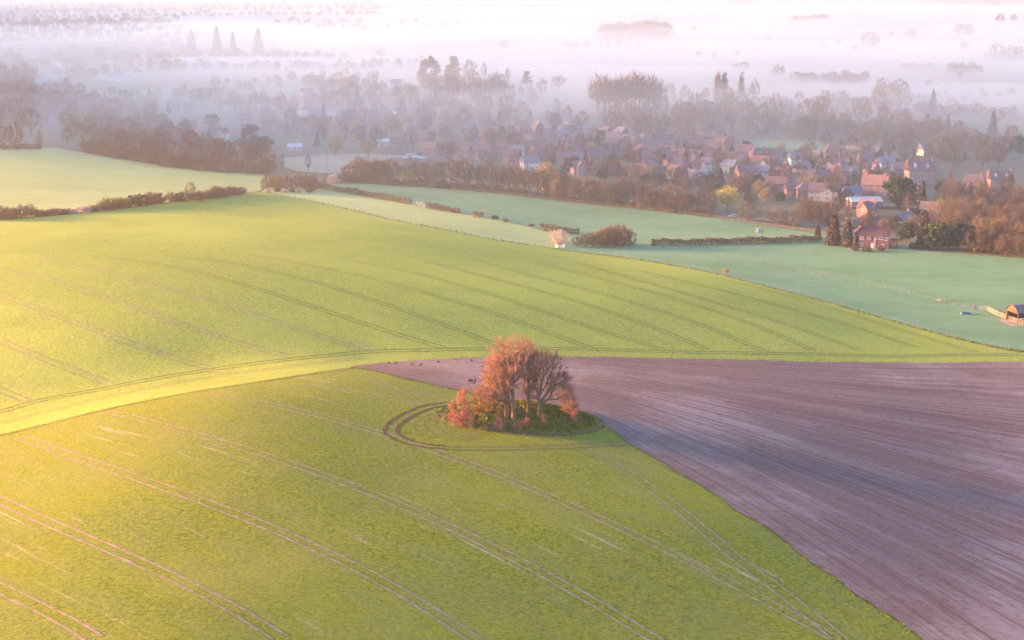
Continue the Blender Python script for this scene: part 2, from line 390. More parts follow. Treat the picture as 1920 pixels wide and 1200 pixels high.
x1, y1, _ = at([-80], [600])
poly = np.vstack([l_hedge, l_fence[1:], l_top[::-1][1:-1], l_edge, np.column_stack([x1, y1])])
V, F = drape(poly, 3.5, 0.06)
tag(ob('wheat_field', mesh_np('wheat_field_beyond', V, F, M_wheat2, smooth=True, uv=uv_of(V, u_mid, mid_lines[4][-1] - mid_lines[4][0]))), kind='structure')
# ploughed field
SL = {0: [(700,686),(900,675),(1100,674),(1280,678),(1595,686),(1920,688)], 1: [(950,690),(1100,695),(1280,705),(1595,752),(1920,815)], 2: [(1000,712),(1100,718),(1280,738),(1595,815),(1920,895)],
 3: [(1050,742),(1140,760),(1280,793),(1490,872),(1700,960),(1920,1060)], 4: [(1130,800),(1260,880),(1400,966),(1500,1038),(1735,1205)]}
_lo = np.array(SOIL_LOW, float); _hi = np.array(SOIL_TOP, float)
def u_soil(Q):
    z = height(Q[:, 0], Q[:, 1]); px, py = proj(Q[:, 0], Q[:, 1], z); px = np.maximum(px, 700)
    hi = np.interp(px, _hi[:, 0], _hi[:, 1]); lo = np.where(px < 1735, np.interp(px, _lo[:, 0], _lo[:, 1]), 1205 + (px - 1735) * .80); f = (py - hi) / np.maximum(lo - hi, 4)
    return 118 * np.sign(f) * np.abs(f) ** .8
x2, y2, _ = at([2000, 2000], [1275, 900])
poly = np.vstack([l_low, np.column_stack([x2, y2]), l_top[::-1][:-1]])
V, F = drape(poly, 2.5, 0.10)
m, t, b = mat('ploughed chalky soil'); P = pos(t); U = uvn(t)
s1 = noise(t, vmath(t, U, (0.9, 0.006, 1)), 1.0, 5, 0.62); s2 = noise(t, vmath(t, U, (0.15, 0.004, 1), (3, 1, 0)), 1.0, 4, 0.55)
s3 = noise(t, vmath(t, U, (2.6, 0.02, 1)), 1.0, 3, 0.7); gr = noise(t, P, 2.0, 6, 0.8); blob = noise(t, P, 0.02, 5, 0.62); clod = noise(t, P, 0.8, 5, 0.75)
col = mix(t, ramp(t, s2, 0.36, 0.64), (0.135, 0.088, 0.080), (0.172, 0.118, 0.106))
col = mix(t, math_(t, 'MULTIPLY', ramp(t, s1, 0.42, 0.62), 0.55), col, (0.205, 0.15, 0.14))
col = mix(t, math_(t, 'MULTIPLY', ramp(t, s3, 0.56, 0.40), 0.6), col, (0.075, 0.046, 0.045))
col = mix(t, math_(t, 'MULTIPLY', ramp(t, blob, 0.48, 0.64), math_(t, 'MULTIPLY', ramp(t, s1, 0.3, 0.6), 0.6)), col, (0.29, 0.23, 0.22))
col = mix(t, math_(t, 'MULTIPLY', ramp(t, clod, 0.50, 0.36), 0.5), col, (0.07, 0.045, 0.042))
col = mix(t, math_(t, 'MULTIPLY', ramp(t, gr, 0.60, 0.74), 0.35), col, (0.36, 0.30, 0.28))
t.links.new(col, b.inputs['Base Color']); bump(t, b, math_(t, 'ADD', math_(t, 'MULTIPLY', s3, 1.0), math_(t, 'ADD', gr, clod)), 0.7, 0.14)
tag(ob('ploughed_field', mesh_np('ploughed_field', V, F, m, smooth=True, uv=uv_of(V, u_soil, (1, -0.6)))), kind='structure')

M_loop = plain_material('churned soil', (0.085, 0.062, 0.035), .35, .8)
# wheel tracks: two wheels to each line
VV, FF, MI = [], [], []
def track(L, m, wid=0.42, gauge=1.9, lift=0.055, jit=0.5, step=1.2):
    global VV
    L = resample(L, step)
    for s in (-1, 1):
        v, f = ribbon(L, s * gauge / 2, wid, lift, jit); FF.append(f + sum(len(a) for a in VV)); VV.append(v); MI.append(np.full(len(f), m))
for k, l in near_lines.items(): track(l, 0, 0.42, jit=0.7, step=0.9)
track(px_line(LM), 0, 0.35); track(px_line(LM2), 0, 0.35)
track(px_line([(1086,838),(1110,848),(1170,881),(1240,930),(1310,986),(1380,1046),(1450,1099),(1520,1154),(1575,1199)]), 0, 0.35, 2.1)
LOOP = [(848,757),(802,763),(765,778),(740,795),(733,810),(752,824),(790,835),(842,840),(924,841),(1005,839),(1086,836),(1167,832)]
track(px_line(LOOP[:8]), 2, 0.75, 2.2, 0.06, 0.5); track(px_line(LOOP[7:]), 1, 0.5, 2.2, 0.06, 0.6); track(px_line(LOOP[7:]), 0, 0.14, 1.3, 0.065, 0.9)
track(px_line(EDGE_NEAR[:-1] + [(-30,824)]), 1, 0.30, 1.2, 0.10)
tag(ob('wheel_tracks', mesh_np('wheel_tracks', np.vstack(VV), np.vstack(FF), [M_rut, M_rutd, M_loop], np.concatenate(MI))), kind='structure')
VV, FF, MI = [], [], []
for k, l in mid_lines.items(): track(l, 1 if k > 2 else 0, 0.36, 1.9, 0.10, 0.5, 3)
HEAD = [(-20,778),(0,773),(73,752),(182,732),(255,717),(394,694),(547,674),(693,660),(800,657),(1050,654),(1300,661),(1500,664),(1653,668),(1784,666),(1915,665)]
track(px_line(HEAD), 1, 0.45, 2.0, 0.10, 0.5, 2)
track(px_line([(0,795),(120,764),(255,733),(420,704),(560,686),(690,670)]), 0, 0.25, 1.9, 0.10, 0.4, 2)
tag(ob('wheel_tracks', mesh_np('wheel_tracks_beyond', np.vstack(VV), np.vstack(FF), [M_rut, M_rutd], np.concatenate(MI))), kind='structure')
# drill rows curling round the mound
VV, FF, MI = [], [], []
for k in range(7):
    q = 1 - k * 0.10; cx, cy = 975, 790
    L = px_line([(cx + (px - cx) * (0.86 * q + .02), cy + (py - cy) * 0.9 * q) for px, py in [(800,770),(760,785),(748,800),(765,815),(810,826),(880,832)]])
    v, f = ribbon(resample(L, 0.8), 0, 0.22, 0.06, 0.5); FF.append(f + sum(len(a) for a in VV)); VV.append(v); MI.append(np.full(len(f), 0))
tag(ob('drill_rows', mesh_np('drill_rows', np.vstack(VV), np.vstack(FF), [M_rutd])), kind='structure')

def field(name, pts, m, step=6, lift=0.04, n=4):
    V, F = drape(px_line(pts + [pts[0]], n)[:-1], step, lift)
    return tag(ob(name, mesh_np(name, V, F, m, smooth=True)), kind='structure')
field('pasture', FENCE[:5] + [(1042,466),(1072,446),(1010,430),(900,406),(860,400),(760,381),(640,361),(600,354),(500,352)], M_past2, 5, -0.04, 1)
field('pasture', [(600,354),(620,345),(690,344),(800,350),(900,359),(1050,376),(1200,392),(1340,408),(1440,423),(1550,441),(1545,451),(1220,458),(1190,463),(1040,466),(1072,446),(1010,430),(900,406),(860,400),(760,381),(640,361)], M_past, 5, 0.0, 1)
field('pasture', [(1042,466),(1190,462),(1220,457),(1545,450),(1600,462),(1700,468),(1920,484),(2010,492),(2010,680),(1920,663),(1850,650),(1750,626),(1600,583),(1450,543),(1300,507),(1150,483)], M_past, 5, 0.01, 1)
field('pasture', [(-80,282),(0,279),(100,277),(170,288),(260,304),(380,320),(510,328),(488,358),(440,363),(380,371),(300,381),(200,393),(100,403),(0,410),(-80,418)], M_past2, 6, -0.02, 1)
field('dry_meadow', [(525,296),(600,290),(690,288),(760,292),(700,305),(655,326),(560,322),(530,312)], M_dry, 8, 0.0, 1)
field('pasture', [(1370,268),(1440,262),(1540,266),(1600,275),(1540,285),(1420,284)], M_past, 10, 0.02, 1)
field('pasture', [(500,72),(640,66),(780,72),(640,92),(540,96)], M_past2, 40, 0.05, 1)
field('pasture', [(150,62),(330,38),(420,44),(340,68),(200,82)], M_past2, 40, 0.05, 1)
field('pasture', [(750,255),(800,250),(960,262),(900,272),(800,268)], M_past, 10, 0.02, 1)
# low mound under the clump
mx, my, mz = pt(978, 790)
n_r, n_a = 26, 96; rr = np.linspace(0, 1, n_r); aa = np.linspace(0, 2 * np.pi, n_a, endpoint=False)
RX, RY = 14.6, 11.5
ux = (rr[:, None] * np.cos(aa)); uy = (rr[:, None] * np.sin(aa))
X = mx + RX * ux; Y = my + 3.0 + RY * uy
def mound_h(x, y):
    q = np.clip(np.hypot((x - mx) / RX, (y - my - 3.0) / RY), 0, 1); return 2.3 * (1 - q ** 2) ** 1.3
Z = height(X, Y) + mound_h(X, Y) + 0.17 + 0.10 * rng.random(X.shape) * (1 - rr[:, None])
gi = np.arange(n_r * n_a).reshape(n_r, n_a); gj = np.roll(gi, -1, 1)
F = np.column_stack([gi[:-1].ravel(), gi[1:].ravel(), gj[1:].ravel(), gj[:-1].ravel()])
tag(ob('grass_mound', mesh_np('grass_mound', np.column_stack([X.ravel(), Y.ravel(), Z.ravel()]), F, M_mound, smooth=True)), kind='structure')
ring = np.column_stack([mx + (RX + 0.5) * np.cos(aa), my + 3.0 + (RY + 0.5) * np.sin(aa)]); ring = np.vstack([ring, ring[:1]])
v, f = ribbon(resample(ring, 0.8), 0, 0.8, 0.13, 0.8)
M_path = plain_material('trodden brown soil', (0.16, 0.10, 0.075), .35, .8); tag(ob('bare_path', mesh_np('bare_path', v, f, M_path)), kind='structure')
def mz_at(x, y): return hz(x, y) + float(mound_h(np.array(x), np.array(y))) + 0.12

def tufts(name, L, wid, n, size, m, lift=.0):
    g = np.random.default_rng(n); i = g.random(n) * (len(L) - 1); k = i.astype(int); f = (i - k)[:, None]; P = L[k] * (1 - f) + L[np.minimum(k + 1, len(L) - 1)] * f
    P = P + g.normal(size=P.shape) * wid * .5; a = g.random(n) * 6.28; s = size * (.5 + g.random(n)); z = height(P[:, 0], P[:, 1]) + .03
    u = np.column_stack([np.cos(a), np.sin(a), 0 * a]) * s[:, None] * .5; C0 = np.column_stack([P, z]); top = C0 + np.column_stack([g.normal(size=n) * .1, g.normal(size=n) * .1, s * .7])
    V = np.stack([C0 - u, C0 + u, top + u * .6, top - u * .6], 1).reshape(-1, 3); tag(ob(name, mesh_np(name, V, np.arange(4 * n).reshape(n, 4), m)), kind='stuff')
M_marg = grass_material('margin grass', (0.10, 0.13, 0.02), (0.19, 0.20, 0.04)); M_margg = grass_material('green margin', (0.09, 0.125, 0.012), (0.14, 0.165, 0.02)); M_margd = grass_material('dry margin grass', (0.20, 0.15, 0.07), (0.28, 0.22, 0.10))
tufts('margin_grass', l_low, 1.6, 3000, .13, M_margg); tufts('margin_grass', l_top, 1.4, 2400, .14, M_margg); tufts('margin_grass', l_fence, 1.6, 3000, .28, M_margg); tufts('margin_grass', ring, .9, 1500, .22, M_margg); tufts('margin_grass', ring, 1.0, 500, .22, M_margd)
# ------------------------------------------------------------------ plants: the shapes
def tubes(P0, P1, r0, r1, n=3):
    P0 = np.asarray(P0, float); P1 = np.asarray(P1, float); d = P1 - P0; L = np.linalg.norm(d, axis=1); ok = L > 1e-5
    P0, P1, d, L, r0, r1 = P0[ok], P1[ok], d[ok], L[ok], np.asarray(r0)[ok], np.asarray(r1)[ok]
    d = d / L[:, None]; h = np.where(np.abs(d[:, 2:3]) < 0.9, np.array([[0, 0, 1.0]]), np.array([[1.0, 0, 0]]))
    a = np.cross(d, h); a /= np.linalg.norm(a, axis=1)[:, None]; b = np.cross(d, a); k = len(P0)
    th = np.arange(n) * 2 * np.pi / n
    o = a[:, None, :] * np.cos(th)[None, :, None] + b[:, None, :] * np.sin(th)[None, :, None]
    V = np.concatenate([P0[:, None] + o * r0[:, None, None], P1[:, None] + o * r1[:, None, None]], 1).reshape(-1, 3)
    base = (np.arange(k) * 2 * n)[:, None]; F = []
    for i in range(n):
        j = (i + 1) % n; F.append(np.column_stack([base + i, base + j, base + n + j, base + n + i]))
    return V, np.vstack(F)

def grow(trunk, pts, bf=0.45):
    """joins crown points to a trunk by the shortest sensible ways: positions, parents"""
    T = len(trunk); n = len(pts); Pn = np.vstack([trunk, pts]); par = np.full(T + n, -1); par[1:T] = np.arange(T - 1)
    pl = np.zeros(T + n); seg = np.linalg.norm(np.diff(trunk, axis=0), axis=1); pl[1:T] = np.cumsum(seg)
    best = np.full(n, 1e9); bp = np.zeros(n, int); todo = np.ones(n, bool)
    def relax(i):
        d = np.linalg.norm(pts - Pn[i], axis=1); c = d + bf * pl[i]
        up = (pts[:, 2] < Pn[i, 2] - 0.1 * d); c = c + up * 0.6 * d          # limbs seldom grow back down
        q = c < best; best[q] = c[q]; bp[q] = i
    for i in range(1, T): relax(i)
    for _ in range(n):
        j = int(np.argmin(np.where(todo, best, 1e9))); todo[j] = False; par[T + j] = bp[j]
        pl[T + j] = pl[bp[j]] + np.linalg.norm(pts[j] - Pn[bp[j]]); relax(T + j)
    return Pn, par

def pipe(P, par, r_tip, e=2.3):
    n = len(P); order = []; kids = [[] for _ in range(n)]
    for i in range(n):
        if par[i] >= 0: kids[par[i]].append(i)
    st = [0]
    while st:
        i = st.pop(); order.append(i); st += kids[i]
    r = np.zeros(n)
    for i in order[::-1]: r[i] = r_tip if not kids[i] else sum(r[k] ** e for k in kids[i]) ** (1 / e)
    return r, kids, order

def tree_mesh(seed, H, crown, n_pts, trunk_top, r_base, twigs, twig_len, twig_r, lean=(0, 0), up=0.25, droop=0.0, sides=6, bf=0.45, sub=2, stems=1):
    """bare tree: crown(rng, n) gives points inside the crown. Returns (trunk V, F), (crown V, F)"""
    g = np.random.default_rng(seed)
    pts = crown(g, n_pts)
    allP, allpar = [], []
    nt_ = 7; z = np.linspace(0, trunk_top, nt_)
    tr = np.column_stack([lean[0] * (z / H) ** 1.3 + 0.012 * H * np.cumsum(g.normal(size=nt_)) * (z > 0) * .5, lean[1] * (z / H) ** 1.3 + 0.012 * H * np.cumsum(g.normal(size=nt_)) * (z > 0) * .5, z])
    tr[0, :2] = 0
    start = 2
    P, par = grow(tr, pts, bf)
    r, kids, order = pipe(P, par, 1.0)
    Q = P.copy()
    for i in range(nt_, len(P)):
        if kids[i]: Q[i] = 0.55 * P[i] + 0.25 * P[par[i]] + 0.20 * P[kids[i]].mean(0)
    P = Q
    r = r ** 0.92; r = r * r_base / r[0]; r = np.maximum(r, twig_r * 1.1)
    r[0] *= 1.35
    idx = np.arange(1, len(P)); p0, p1 = P[par[idx]], P[idx]
    big = r[idx] > r_base * 0.16
    rr1 = r[idx]; rr0 = np.minimum(r[par[idx]], r[idx] * 1.6); rr0[0] = r[0]
    tV, tF = tubes(p0[big], p1[big] + (p1[big] - p0[big]) * 0.04, rr0[big], rr1[big], sides + 2)
    cV, cF = tubes(p0[~big], p1[~big], np.minimum(rr0[~big], rr1[~big] * 1.3), rr1[~big], 4 if sides > 4 else 3)
    # twigs
    cand = idx[(r[idx] < r_base * 0.13)]
    if len(cand) == 0: cand = idx
    s = g.choice(cand, twigs); f = g.random(twigs)[:, None]
    A = P[par[s]] * (1 - f) + P[s] * f
    d = P[s] - P[par[s]]; d /= np.linalg.norm(d, axis=1)[:, None] + 1e-9
    c0 = pts.mean(0); rad_ = A - c0; rad_ /= np.linalg.norm(rad_, axis=1)[:, None] + 1e-9
    D = 0.55 * d + 0.55 * rad_ + np.array([0, 0, up]) + 0.55 * g.normal(size=(twigs, 3)); D /= np.linalg.norm(D, axis=1)[:, None]
    Lt = twig_len * (0.5 + g.random(twigs))[:, None]
    B = A + D * Lt * 0.5
    D2 = D + 0.35 * g.normal(size=(twigs, 3)) + np.array([0, 0, up * .5 - droop]); D2 /= np.linalg.norm(D2, axis=1)[:, None]
    E = B + D2 * Lt * 0.6
    S0, S1, R0, R1 = [A, B], [B, E], [np.full(twigs, twig_r * 1.2), np.full(twigs, twig_r)], [np.full(twigs, twig_r), np.full(twigs, twig_r * .5)]
    for k in range(sub):
        f = g.random(twigs)[:, None]; a = B * (1 - f) + E * f if k % 2 else A * (1 - f) + B * f
        dd = D + 0.8 * g.normal(size=(twigs, 3)) + np.array([0, 0, up * .6 - droop]); dd /= np.linalg.norm(dd, axis=1)[:, None]
        S0.append(a); S1.append(a + dd * Lt * 0.55); R0.append(np.full(twigs, twig_r * .8)); R1.append(np.full(twigs, twig_r * .4))
    V2, F2 = tubes(np.vstack(S0), np.vstack(S1), np.concatenate(R0), np.concatenate(R1), 3)
    return (tV, tF), (np.vstack([cV, V2]), np.vstack([cF, F2 + len(cV)]))

def ell(cx, cy, cz, rx, ry, rz, low=-1.0, shell=0.45, lump=0.18):
    """points in a lumpy egg-shaped crown, more of them near its outside"""
    def f(g, n):
        v = g.normal(size=(n * 3, 3)); v /= np.linalg.norm(v, axis=1)[:, None]; v = v[v[:, 2] > low][:n]
        k = g.normal(size=(5, 3)) * 2.2; ph = g.random(5) * 6.28
        lm = 1 + lump * np.sin(v @ k.T + ph).mean(1) * 2
        q = (shell + (1 - shell) * g.random(len(v))) ** 0.6
        return np.column_stack([cx + rx * v[:, 0] * q * lm, cy + ry * v[:, 1] * q * lm, cz + rz * v[:, 2] * q * lm])
    return f

def quads(Cn, size, g, nrm=None, flat=0.0, asp=1.6):
    """leaf sprays: small bent quads"""
    n = len(Cn); a = g.normal(size=(n, 3))
    if nrm is not None: a = a - (a * nrm).sum(1)[:, None] * nrm * (1 - flat)
    a /= np.linalg.norm(a, axis=1)[:, None] + 1e-9
    b = np.cross(a, g.normal(size=(n, 3)) if nrm is None else nrm + 0.6 * g.normal(size=(n, 3))); b /= np.linalg.norm(b, axis=1)[:, None] + 1e-9
    s = (size * (0.6 + 0.8 * g.random(n)))[:, None] if np.isscalar(size) else size[:, None]
    a = a * s * 0.5 * asp; b = b * s * 0.5; m_ = np.cross(a, b); m_ = m_ / (np.linalg.norm(m_, axis=1)[:, None] + 1e-9) * s * .12
    V = np.stack([Cn - a, Cn - b + m_, Cn + a, Cn + b + m_], 1).reshape(-1, 3)
    return V, np.arange(n * 4).reshape(n, 4)

def leafy(seed, H, rx, rz, cz, n, size, clumps=40, csize=0.28, base=0.0):
    """evergreen or leafy crown of clumps with gaps between"""
    g = np.random.default_rng(seed); c = ell(0, 0, cz, rx, rx, rz, -0.95, 0.55, 0.2)(g, clumps)
    w_ = rx * csize * (0.6 + 0.8 * g.random(len(c)))
    i = g.integers(0, len(c), n); v = g.normal(size=(n, 3)); v /= np.linalg.norm(v, axis=1)[:, None]
    Pq = c[i] + v * (w_[i] * g.random(n) ** 0.45)[:, None] * np.array([1, 1, 0.8])
    Pq = Pq[Pq[:, 2] > base]
    return quads(Pq, size, g)

def conifer(seed, H, R_, n, size, base=0.06, power=0.8, layers=16, droop=0.25, irregular=0.12, fill=0.3):
    """spruce or cypress: whorls of boughs carrying sprays"""
    g = np.random.default_rng(seed); t = g.random(n) ** 1.25
    L = np.floor(t * layers); tt = (L + (1.0 if irregular > .2 else 0.15) * g.random(n)) / layers
    nb = 7; az = (g.integers(0, nb, n) + 0.37 * L) * 2 * np.pi / nb + g.normal(size=n) * 0.16
    mul = 1 + irregular * np.sin(az * 2 + L * 1.7) + irregular * g.normal(size=n) * .5
    rr_ = R_ * (1 - tt) ** power * mul; q = (fill + (1 - fill) * g.random(n)) ** 0.7
    z = H * (base + (1 - base) * tt) - droop * rr_ * q + 0.03 * H * g.normal(size=n) * .4
    P = np.column_stack([rr_ * q * np.cos(az), rr_ * q * np.sin(az), np.maximum(z, 0.02 * H)])
    return quads(P, size, g)

def trunk_only(H, r, lean=0.0, n=7):
    z = np.linspace(0, H, 6); P = np.column_stack([lean * (z / H) ** 1.5, 0 * z, z]); rr_ = r * (1 - 0.85 * z / H); rr_[0] *= 1.3
    return tubes(P[:-1], P[1:], rr_[:-1], rr_[1:], n)

M_bark = plain_material('grey brown bark', (0.10, 0.075, 0.06), 0.35, 1.2, 0.95)
M_barkw = plain_material('warm beech bark', (0.15, 0.105, 0.08), 0.35, 0.9, 0.95)
M_twig = crown_material('brown twigs', (0.085, 0.066, 0.060), (0.125, 0.09, 0.07), 0.15)
M_twigr = crown_material('red brown twigs', (0.10, 0.074, 0.064), (0.13, 0.088, 0.070), 0.15)
M_twigo = crown_material('olive twigs with first leaves', (0.095, 0.082, 0.05), (0.14, 0.12, 0.06), 0.2)
M_beech = crown_material('beech twigs and buds', (0.28, 0.16, 0.12), (0.22, 0.115, 0.095), 0.25)
M_pink = crown_material('pink spring twigs', (0.34, 0.16, 0.125), (0.27, 0.115, 0.095), 0.5)
M_rust = crown_material('rust dry twigs', (0.22, 0.135, 0.075), (0.17, 0.10, 0.06), 0.5)
M_ever = crown_material('dark evergreen', (0.028, 0.045, 0.030), (0.045, 0.065, 0.035), 0.5)
M_brev = crown_material('brown evergreen', (0.055, 0.045, 0.035), (0.075, 0.065, 0.045), 0.5)
M_yel = crown_material('yellow spring leaves', (0.30, 0.28, 0.05), (0.40, 0.36, 0.08), 0.4)
M_ylo = crown_material('olive spring leaves', (0.24, 0.18, 0.08), (0.30, 0.23, 0.11), 0.4)
M_bloss = crown_material('white blossom', (0.34, 0.29, 0.28), (0.44, 0.38, 0.36), 0.6)
M_hedge = crown_material('hedge twigs', (0.10, 0.080, 0.058), (0.135, 0.11, 0.07), 0.35)

PROTO = {}                                   # kind -> list of (trunk mesh, crown mesh, joined mesh)
def proto(kind, tr, cr, mt, mc):
    tm = mesh_np('trunk', tr[0], tr[1], mt); cm = mesh_np('crown', cr[0], cr[1], mc)
    F = [np.asarray(tr[1]), np.asarray(cr[1]) + len(tr[0])]
    jm = mesh_np(kind, np.vstack([tr[0], cr[0]]), F, [mt, mc], np.concatenate([np.zeros(len(F[0])), np.ones(len(F[1]))]))
    PROTO.setdefault(kind, []).append((tm, cm, jm))
def bare(kind, seed, H, rx, rz, cz, low, mc, n=150, tw=620, tl=1.5, trr=0.034, top=0.5, rb=0.34, up=0.25, droop=0, lump=0.2, bf=.45):
    t_, c_ = tree_mesh(seed, H, ell(0, 0, cz, rx, rx, rz, low, 0.4, lump), n, H * top, rb, tw, tl, trr, up=up, droop=droop, sides=5, bf=bf)
    proto(kind, t_, c_, M_bark, mc)
for k in range(4): bare('bare_tree', 10 + k, 15, 5.2 + .4 * (k % 2), 5.6, 9.0, -0.75, M_twig)
for k in range(2): bare('bare_tree', 20 + k, 16, 4.6, 6.4, 9.2, -0.85, M_twigr)
for k in range(2): bare('bare_tree', 30 + k, 14, 5.6, 5.2, 8.2, -0.8, M_twigo)
for k in range(2): bare('slender_tree', 40 + k, 16, 3.0, 6.6, 9.2, -0.9, M_twig, 110, 420, 1.3, 0.032, .75, .26, .5)
for k in range(3): bare('bushy_tree', 50 + k, 8, 4.2, 4.2, 4.0, -0.8, (M_twigo, M_twig, M_twigr)[k], 130, 800, 1.0, 0.030, 0.35, .22, .2)
for k in range(2): bare('poplar', 60 + k, 24, 2.0, 11.5, 12.6, -0.95, M_twigr, 170, 700, 2.0, 0.036, .9, .4, 1.2, 0, .08, .25)
for k in range(2): bare('upswept_tree', 64 + k, 20, 5.0, 8.0, 12.5, -0.6, M_twigr, 120, 420, 2.2, 0.036, .45, .42, 1.0, 0, .15, .3)
for k in range(3): proto('spruce', trunk_only(13, .25), conifer(70 + k, 15, 3.4 + .4 * k, 1500, 0.75, .05, .85, 15), M_bark, M_ever)
for k in range(2): proto('cypress', trunk_only(8, .25), conifer(80 + k, 10, 2.5, 2200, 0.5, .0, .42, 26, .05, .12, .5), M_bark, M_brev)
for k in range(2): proto('redwood', trunk_only(24, .6), conifer(84 + k, 32, 6.6 + k, 3600, 1.1, .0, .62, 30, .25, .25, .5), M_bark, M_ever)
for k in range(2):
    g = np.random.default_rng(90 + k); P = []
    for L in range(7):
        z = 8 + L * 2.0; nb = 5
        for b_ in range(nb):
            a = g.random() * 6.28; rr_ = (7.5 - L * 0.75) * (0.55 + 0.5 * g.random()); q = g.random(70) ** 0.6
            P.append(np.column_stack([np.cos(a) * rr_ * q + g.normal(size=70) * .8, np.sin(a) * rr_ * q + g.normal(size=70) * .8, z + 0.35 * g.normal(size=70) + 0.08 * rr_ * q]))
    cr = quads(np.vstack(P), 1.0, g, np.tile([[0, 0, 1.0]], (len(np.vstack(P)), 1)), .2)
    proto('cedar', trunk_only(20, .7), cr, M_bark, M_ever)
for k in range(3): proto('evergreen_tree', trunk_only(6, .3), leafy(100 + k, 10, 4.4, 4.6, 5.2, 2600, 0.6, 46, .33, .3), M_bark, M_ever)
def leafytree(kind, seed, m, n=90, tw=380, nl=1500):
    t_, c_ = tree_mesh(seed, 10, ell(0, 0, 6.0, 4.0, 4.0, 3.9, -.7, .4, .2), n, 4.5, .26, tw, 1.0, 0.04, sides=5)
    q = leafy(seed + 1, 10, 4.2, 4.0, 6.0, nl, 0.30, 90, .22, .8)
    proto(kind, t_, (np.vstack([c_[0], q[0]]), np.vstack([c_[1], q[1] + len(c_[0])])), M_bark, m)
for k in range(2): leafytree('leafing_tree', 110 + 2 * k, M_yel); leafytree('budding_tree', 120 + 2 * k, M_ylo)
for k in range(2):
    t_, c_ = tree_mesh(130 + 2 * k, 9, ell(0, 0, 4.7, 4.3, 4.3, 4.2, -.75, .3, .3), 110, 2.6, .26, 900, 1.0, 0.03, sides=5, up=.3)
    q = leafy(131 + 2 * k, 9, 4.6, 4.2, 4.7, 1300, 0.27, 110, .17, .6)
    proto('blossom_tree', t_, (np.vstack([c_[0], q[0]]), np.vstack([c_[1], q[1] + len(c_[0])])), M_bark, M_bloss)
for k in range(4):
    t_, c_ = tree_mesh(140 + k, 3, ell(0, 0, 1.3, 1.9, 1.9, 1.5, -.6, .3, .25), 60, 0.8, .10, 700, .7, 0.03, sides=4, up=.3)
    proto('shrub', t_, c_, M_bark, (M_twig, M_hedge, M_twigo, M_hedge)[k])
for k in range(2):
    t_, c_ = tree_mesh(150 + k, 3, ell(0, 0, 1.3, 1.7, 1.7, 1.4, -.6, .3, .25), 40, 0.8, .10, 260, .7, 0.025, sides=4, up=.3)
    q = leafy(152 + k, 3, 1.7, 1.3, 1.4, 500, 0.22, 24, .3, .05)
    proto('blossom_shrub', t_, (np.vstack([c_[0], q[0]]), np.vstack([c_[1], q[1] + len(c_[0])])), M_bark, M_bloss)
for k in range(2): proto('evergreen_shrub', trunk_only(1.0, .1), leafy(160 + k, 3, 1.7, 1.4, 1.4, 900, 0.28, 26, .34, .05), M_bark, M_ever)

NAT_H = {'bare_tree': 15, 'slender_tree': 16.5, 'bushy_tree': 8.6, 'poplar': 25, 'upswept_tree': 21.5, 'spruce': 15.3, 'cypress': 10, 'redwood': 32, 'cedar': 21, 'evergreen_tree': 10.2,
         'leafing_tree': 10.3, 'budding_tree': 10.3, 'blossom_tree': 9.3, 'shrub': 3.1, 'blossom_shrub': 2.9, 'evergreen_shrub': 2.9}
THINGS = []; PLANTED = []                                   # (object, px, py) of everything placed
def plant(kind, px, py, hpx, label=None, cat='tree', group=None, var=None, parts=None, wide=1.0, rot=None, sink=0.1, xyz=None):
    """a plant whose foot is seen at (px, py) and which stands hpx photograph pixels tall"""
    x, y, z = xyz or pt(px, py); L = PROTO[kind]; v = L[(random.randrange(len(L)) if var is None else var) % len(L)]
    s = hpx * ((y * cp + (CAM_H - z) * sp_) / F_PX) / NAT_H[kind]
    rz = random.random() * 6.28 if rot is None else rot
    if parts is None: parts = py > 335
    z0 = z - sink if z > 3 else max(z - sink, -0.3)
    if parts:
        o = empty(kind, (x, y, z0), rz); ob('trunk', v[0], o); ob('crown', v[1], o)
    else:
        o = ob(kind, v[2], None, (x, y, z0)); o.rotation_euler = (0, 0, rz)
    o.scale = (s * wide, s * wide, s)
    if label: tag(o, label, cat, group)
    else: tag(o, None, cat, group)
    THINGS.append([o, px, py]); PLANTED.append((hpx, kind, o)); return o
# ------------------------------------------------------------------ the clump on the mound
def base_at(px, py):
    """like at(), on the mound"""
    z = 24.0
    for k in range(40):
        x, y = on_plane(px, py, z); z = .5 * z + .5 * mz_at(float(x), float(y))
    return float(x), float(y), z
def big_tree(name, px, py, tr, cr, mt, mc, label, cat='tree', rz=0.0):
    x, y, z = base_at(px, py); o = empty(name, (x, y, z - 0.12), rz)
    ob('trunk', mesh_np('trunk', tr[0], tr[1], mt, smooth=True), o); ob('crown', mesh_np('crown', cr[0], cr[1], mc), o)
    return tag(o, label, cat)
S_ = mpp(970, 785)                            # metres per picture pixel at the clump
def crown_px(px, py, parts_):
    """crown points from picture-sized egg shapes (cx, cy, rx, rz in pixels) round a foot at px, py"""
    def f(g, n):
        tot = sum(a[2] * a[3] for a in parts_); out = []
        for cx, cy, rx, rz in parts_:
            k = max(8, int(n * rx * rz / tot)); out.append(ell((cx - px) * S_, 0.0, (py - cy) * S_ * 1.04, rx * S_, rx * S_ * 0.95, rz * S_, -0.8, .3, .07)(g, k))
        return np.vstack(out)
    return f
t_, c_ = tree_mesh(201, 16, crown_px(961, 785, [(952, 676, 46, 42), (940, 700, 42, 40), (925, 728, 30, 26)]), 620, 9.5, .36, 2300, .78, 0.015, (-.3, 0), .05, .0, 8, .5, 4)
t2, c2 = tree_mesh(202, 13, crown_px(952, 782, [(915, 735, 26, 24), (940, 700, 28, 36)]), 160, 6.5, .24, 900, .9, 0.016, (-.7, .4), .05, .05, 7, .5, 3)
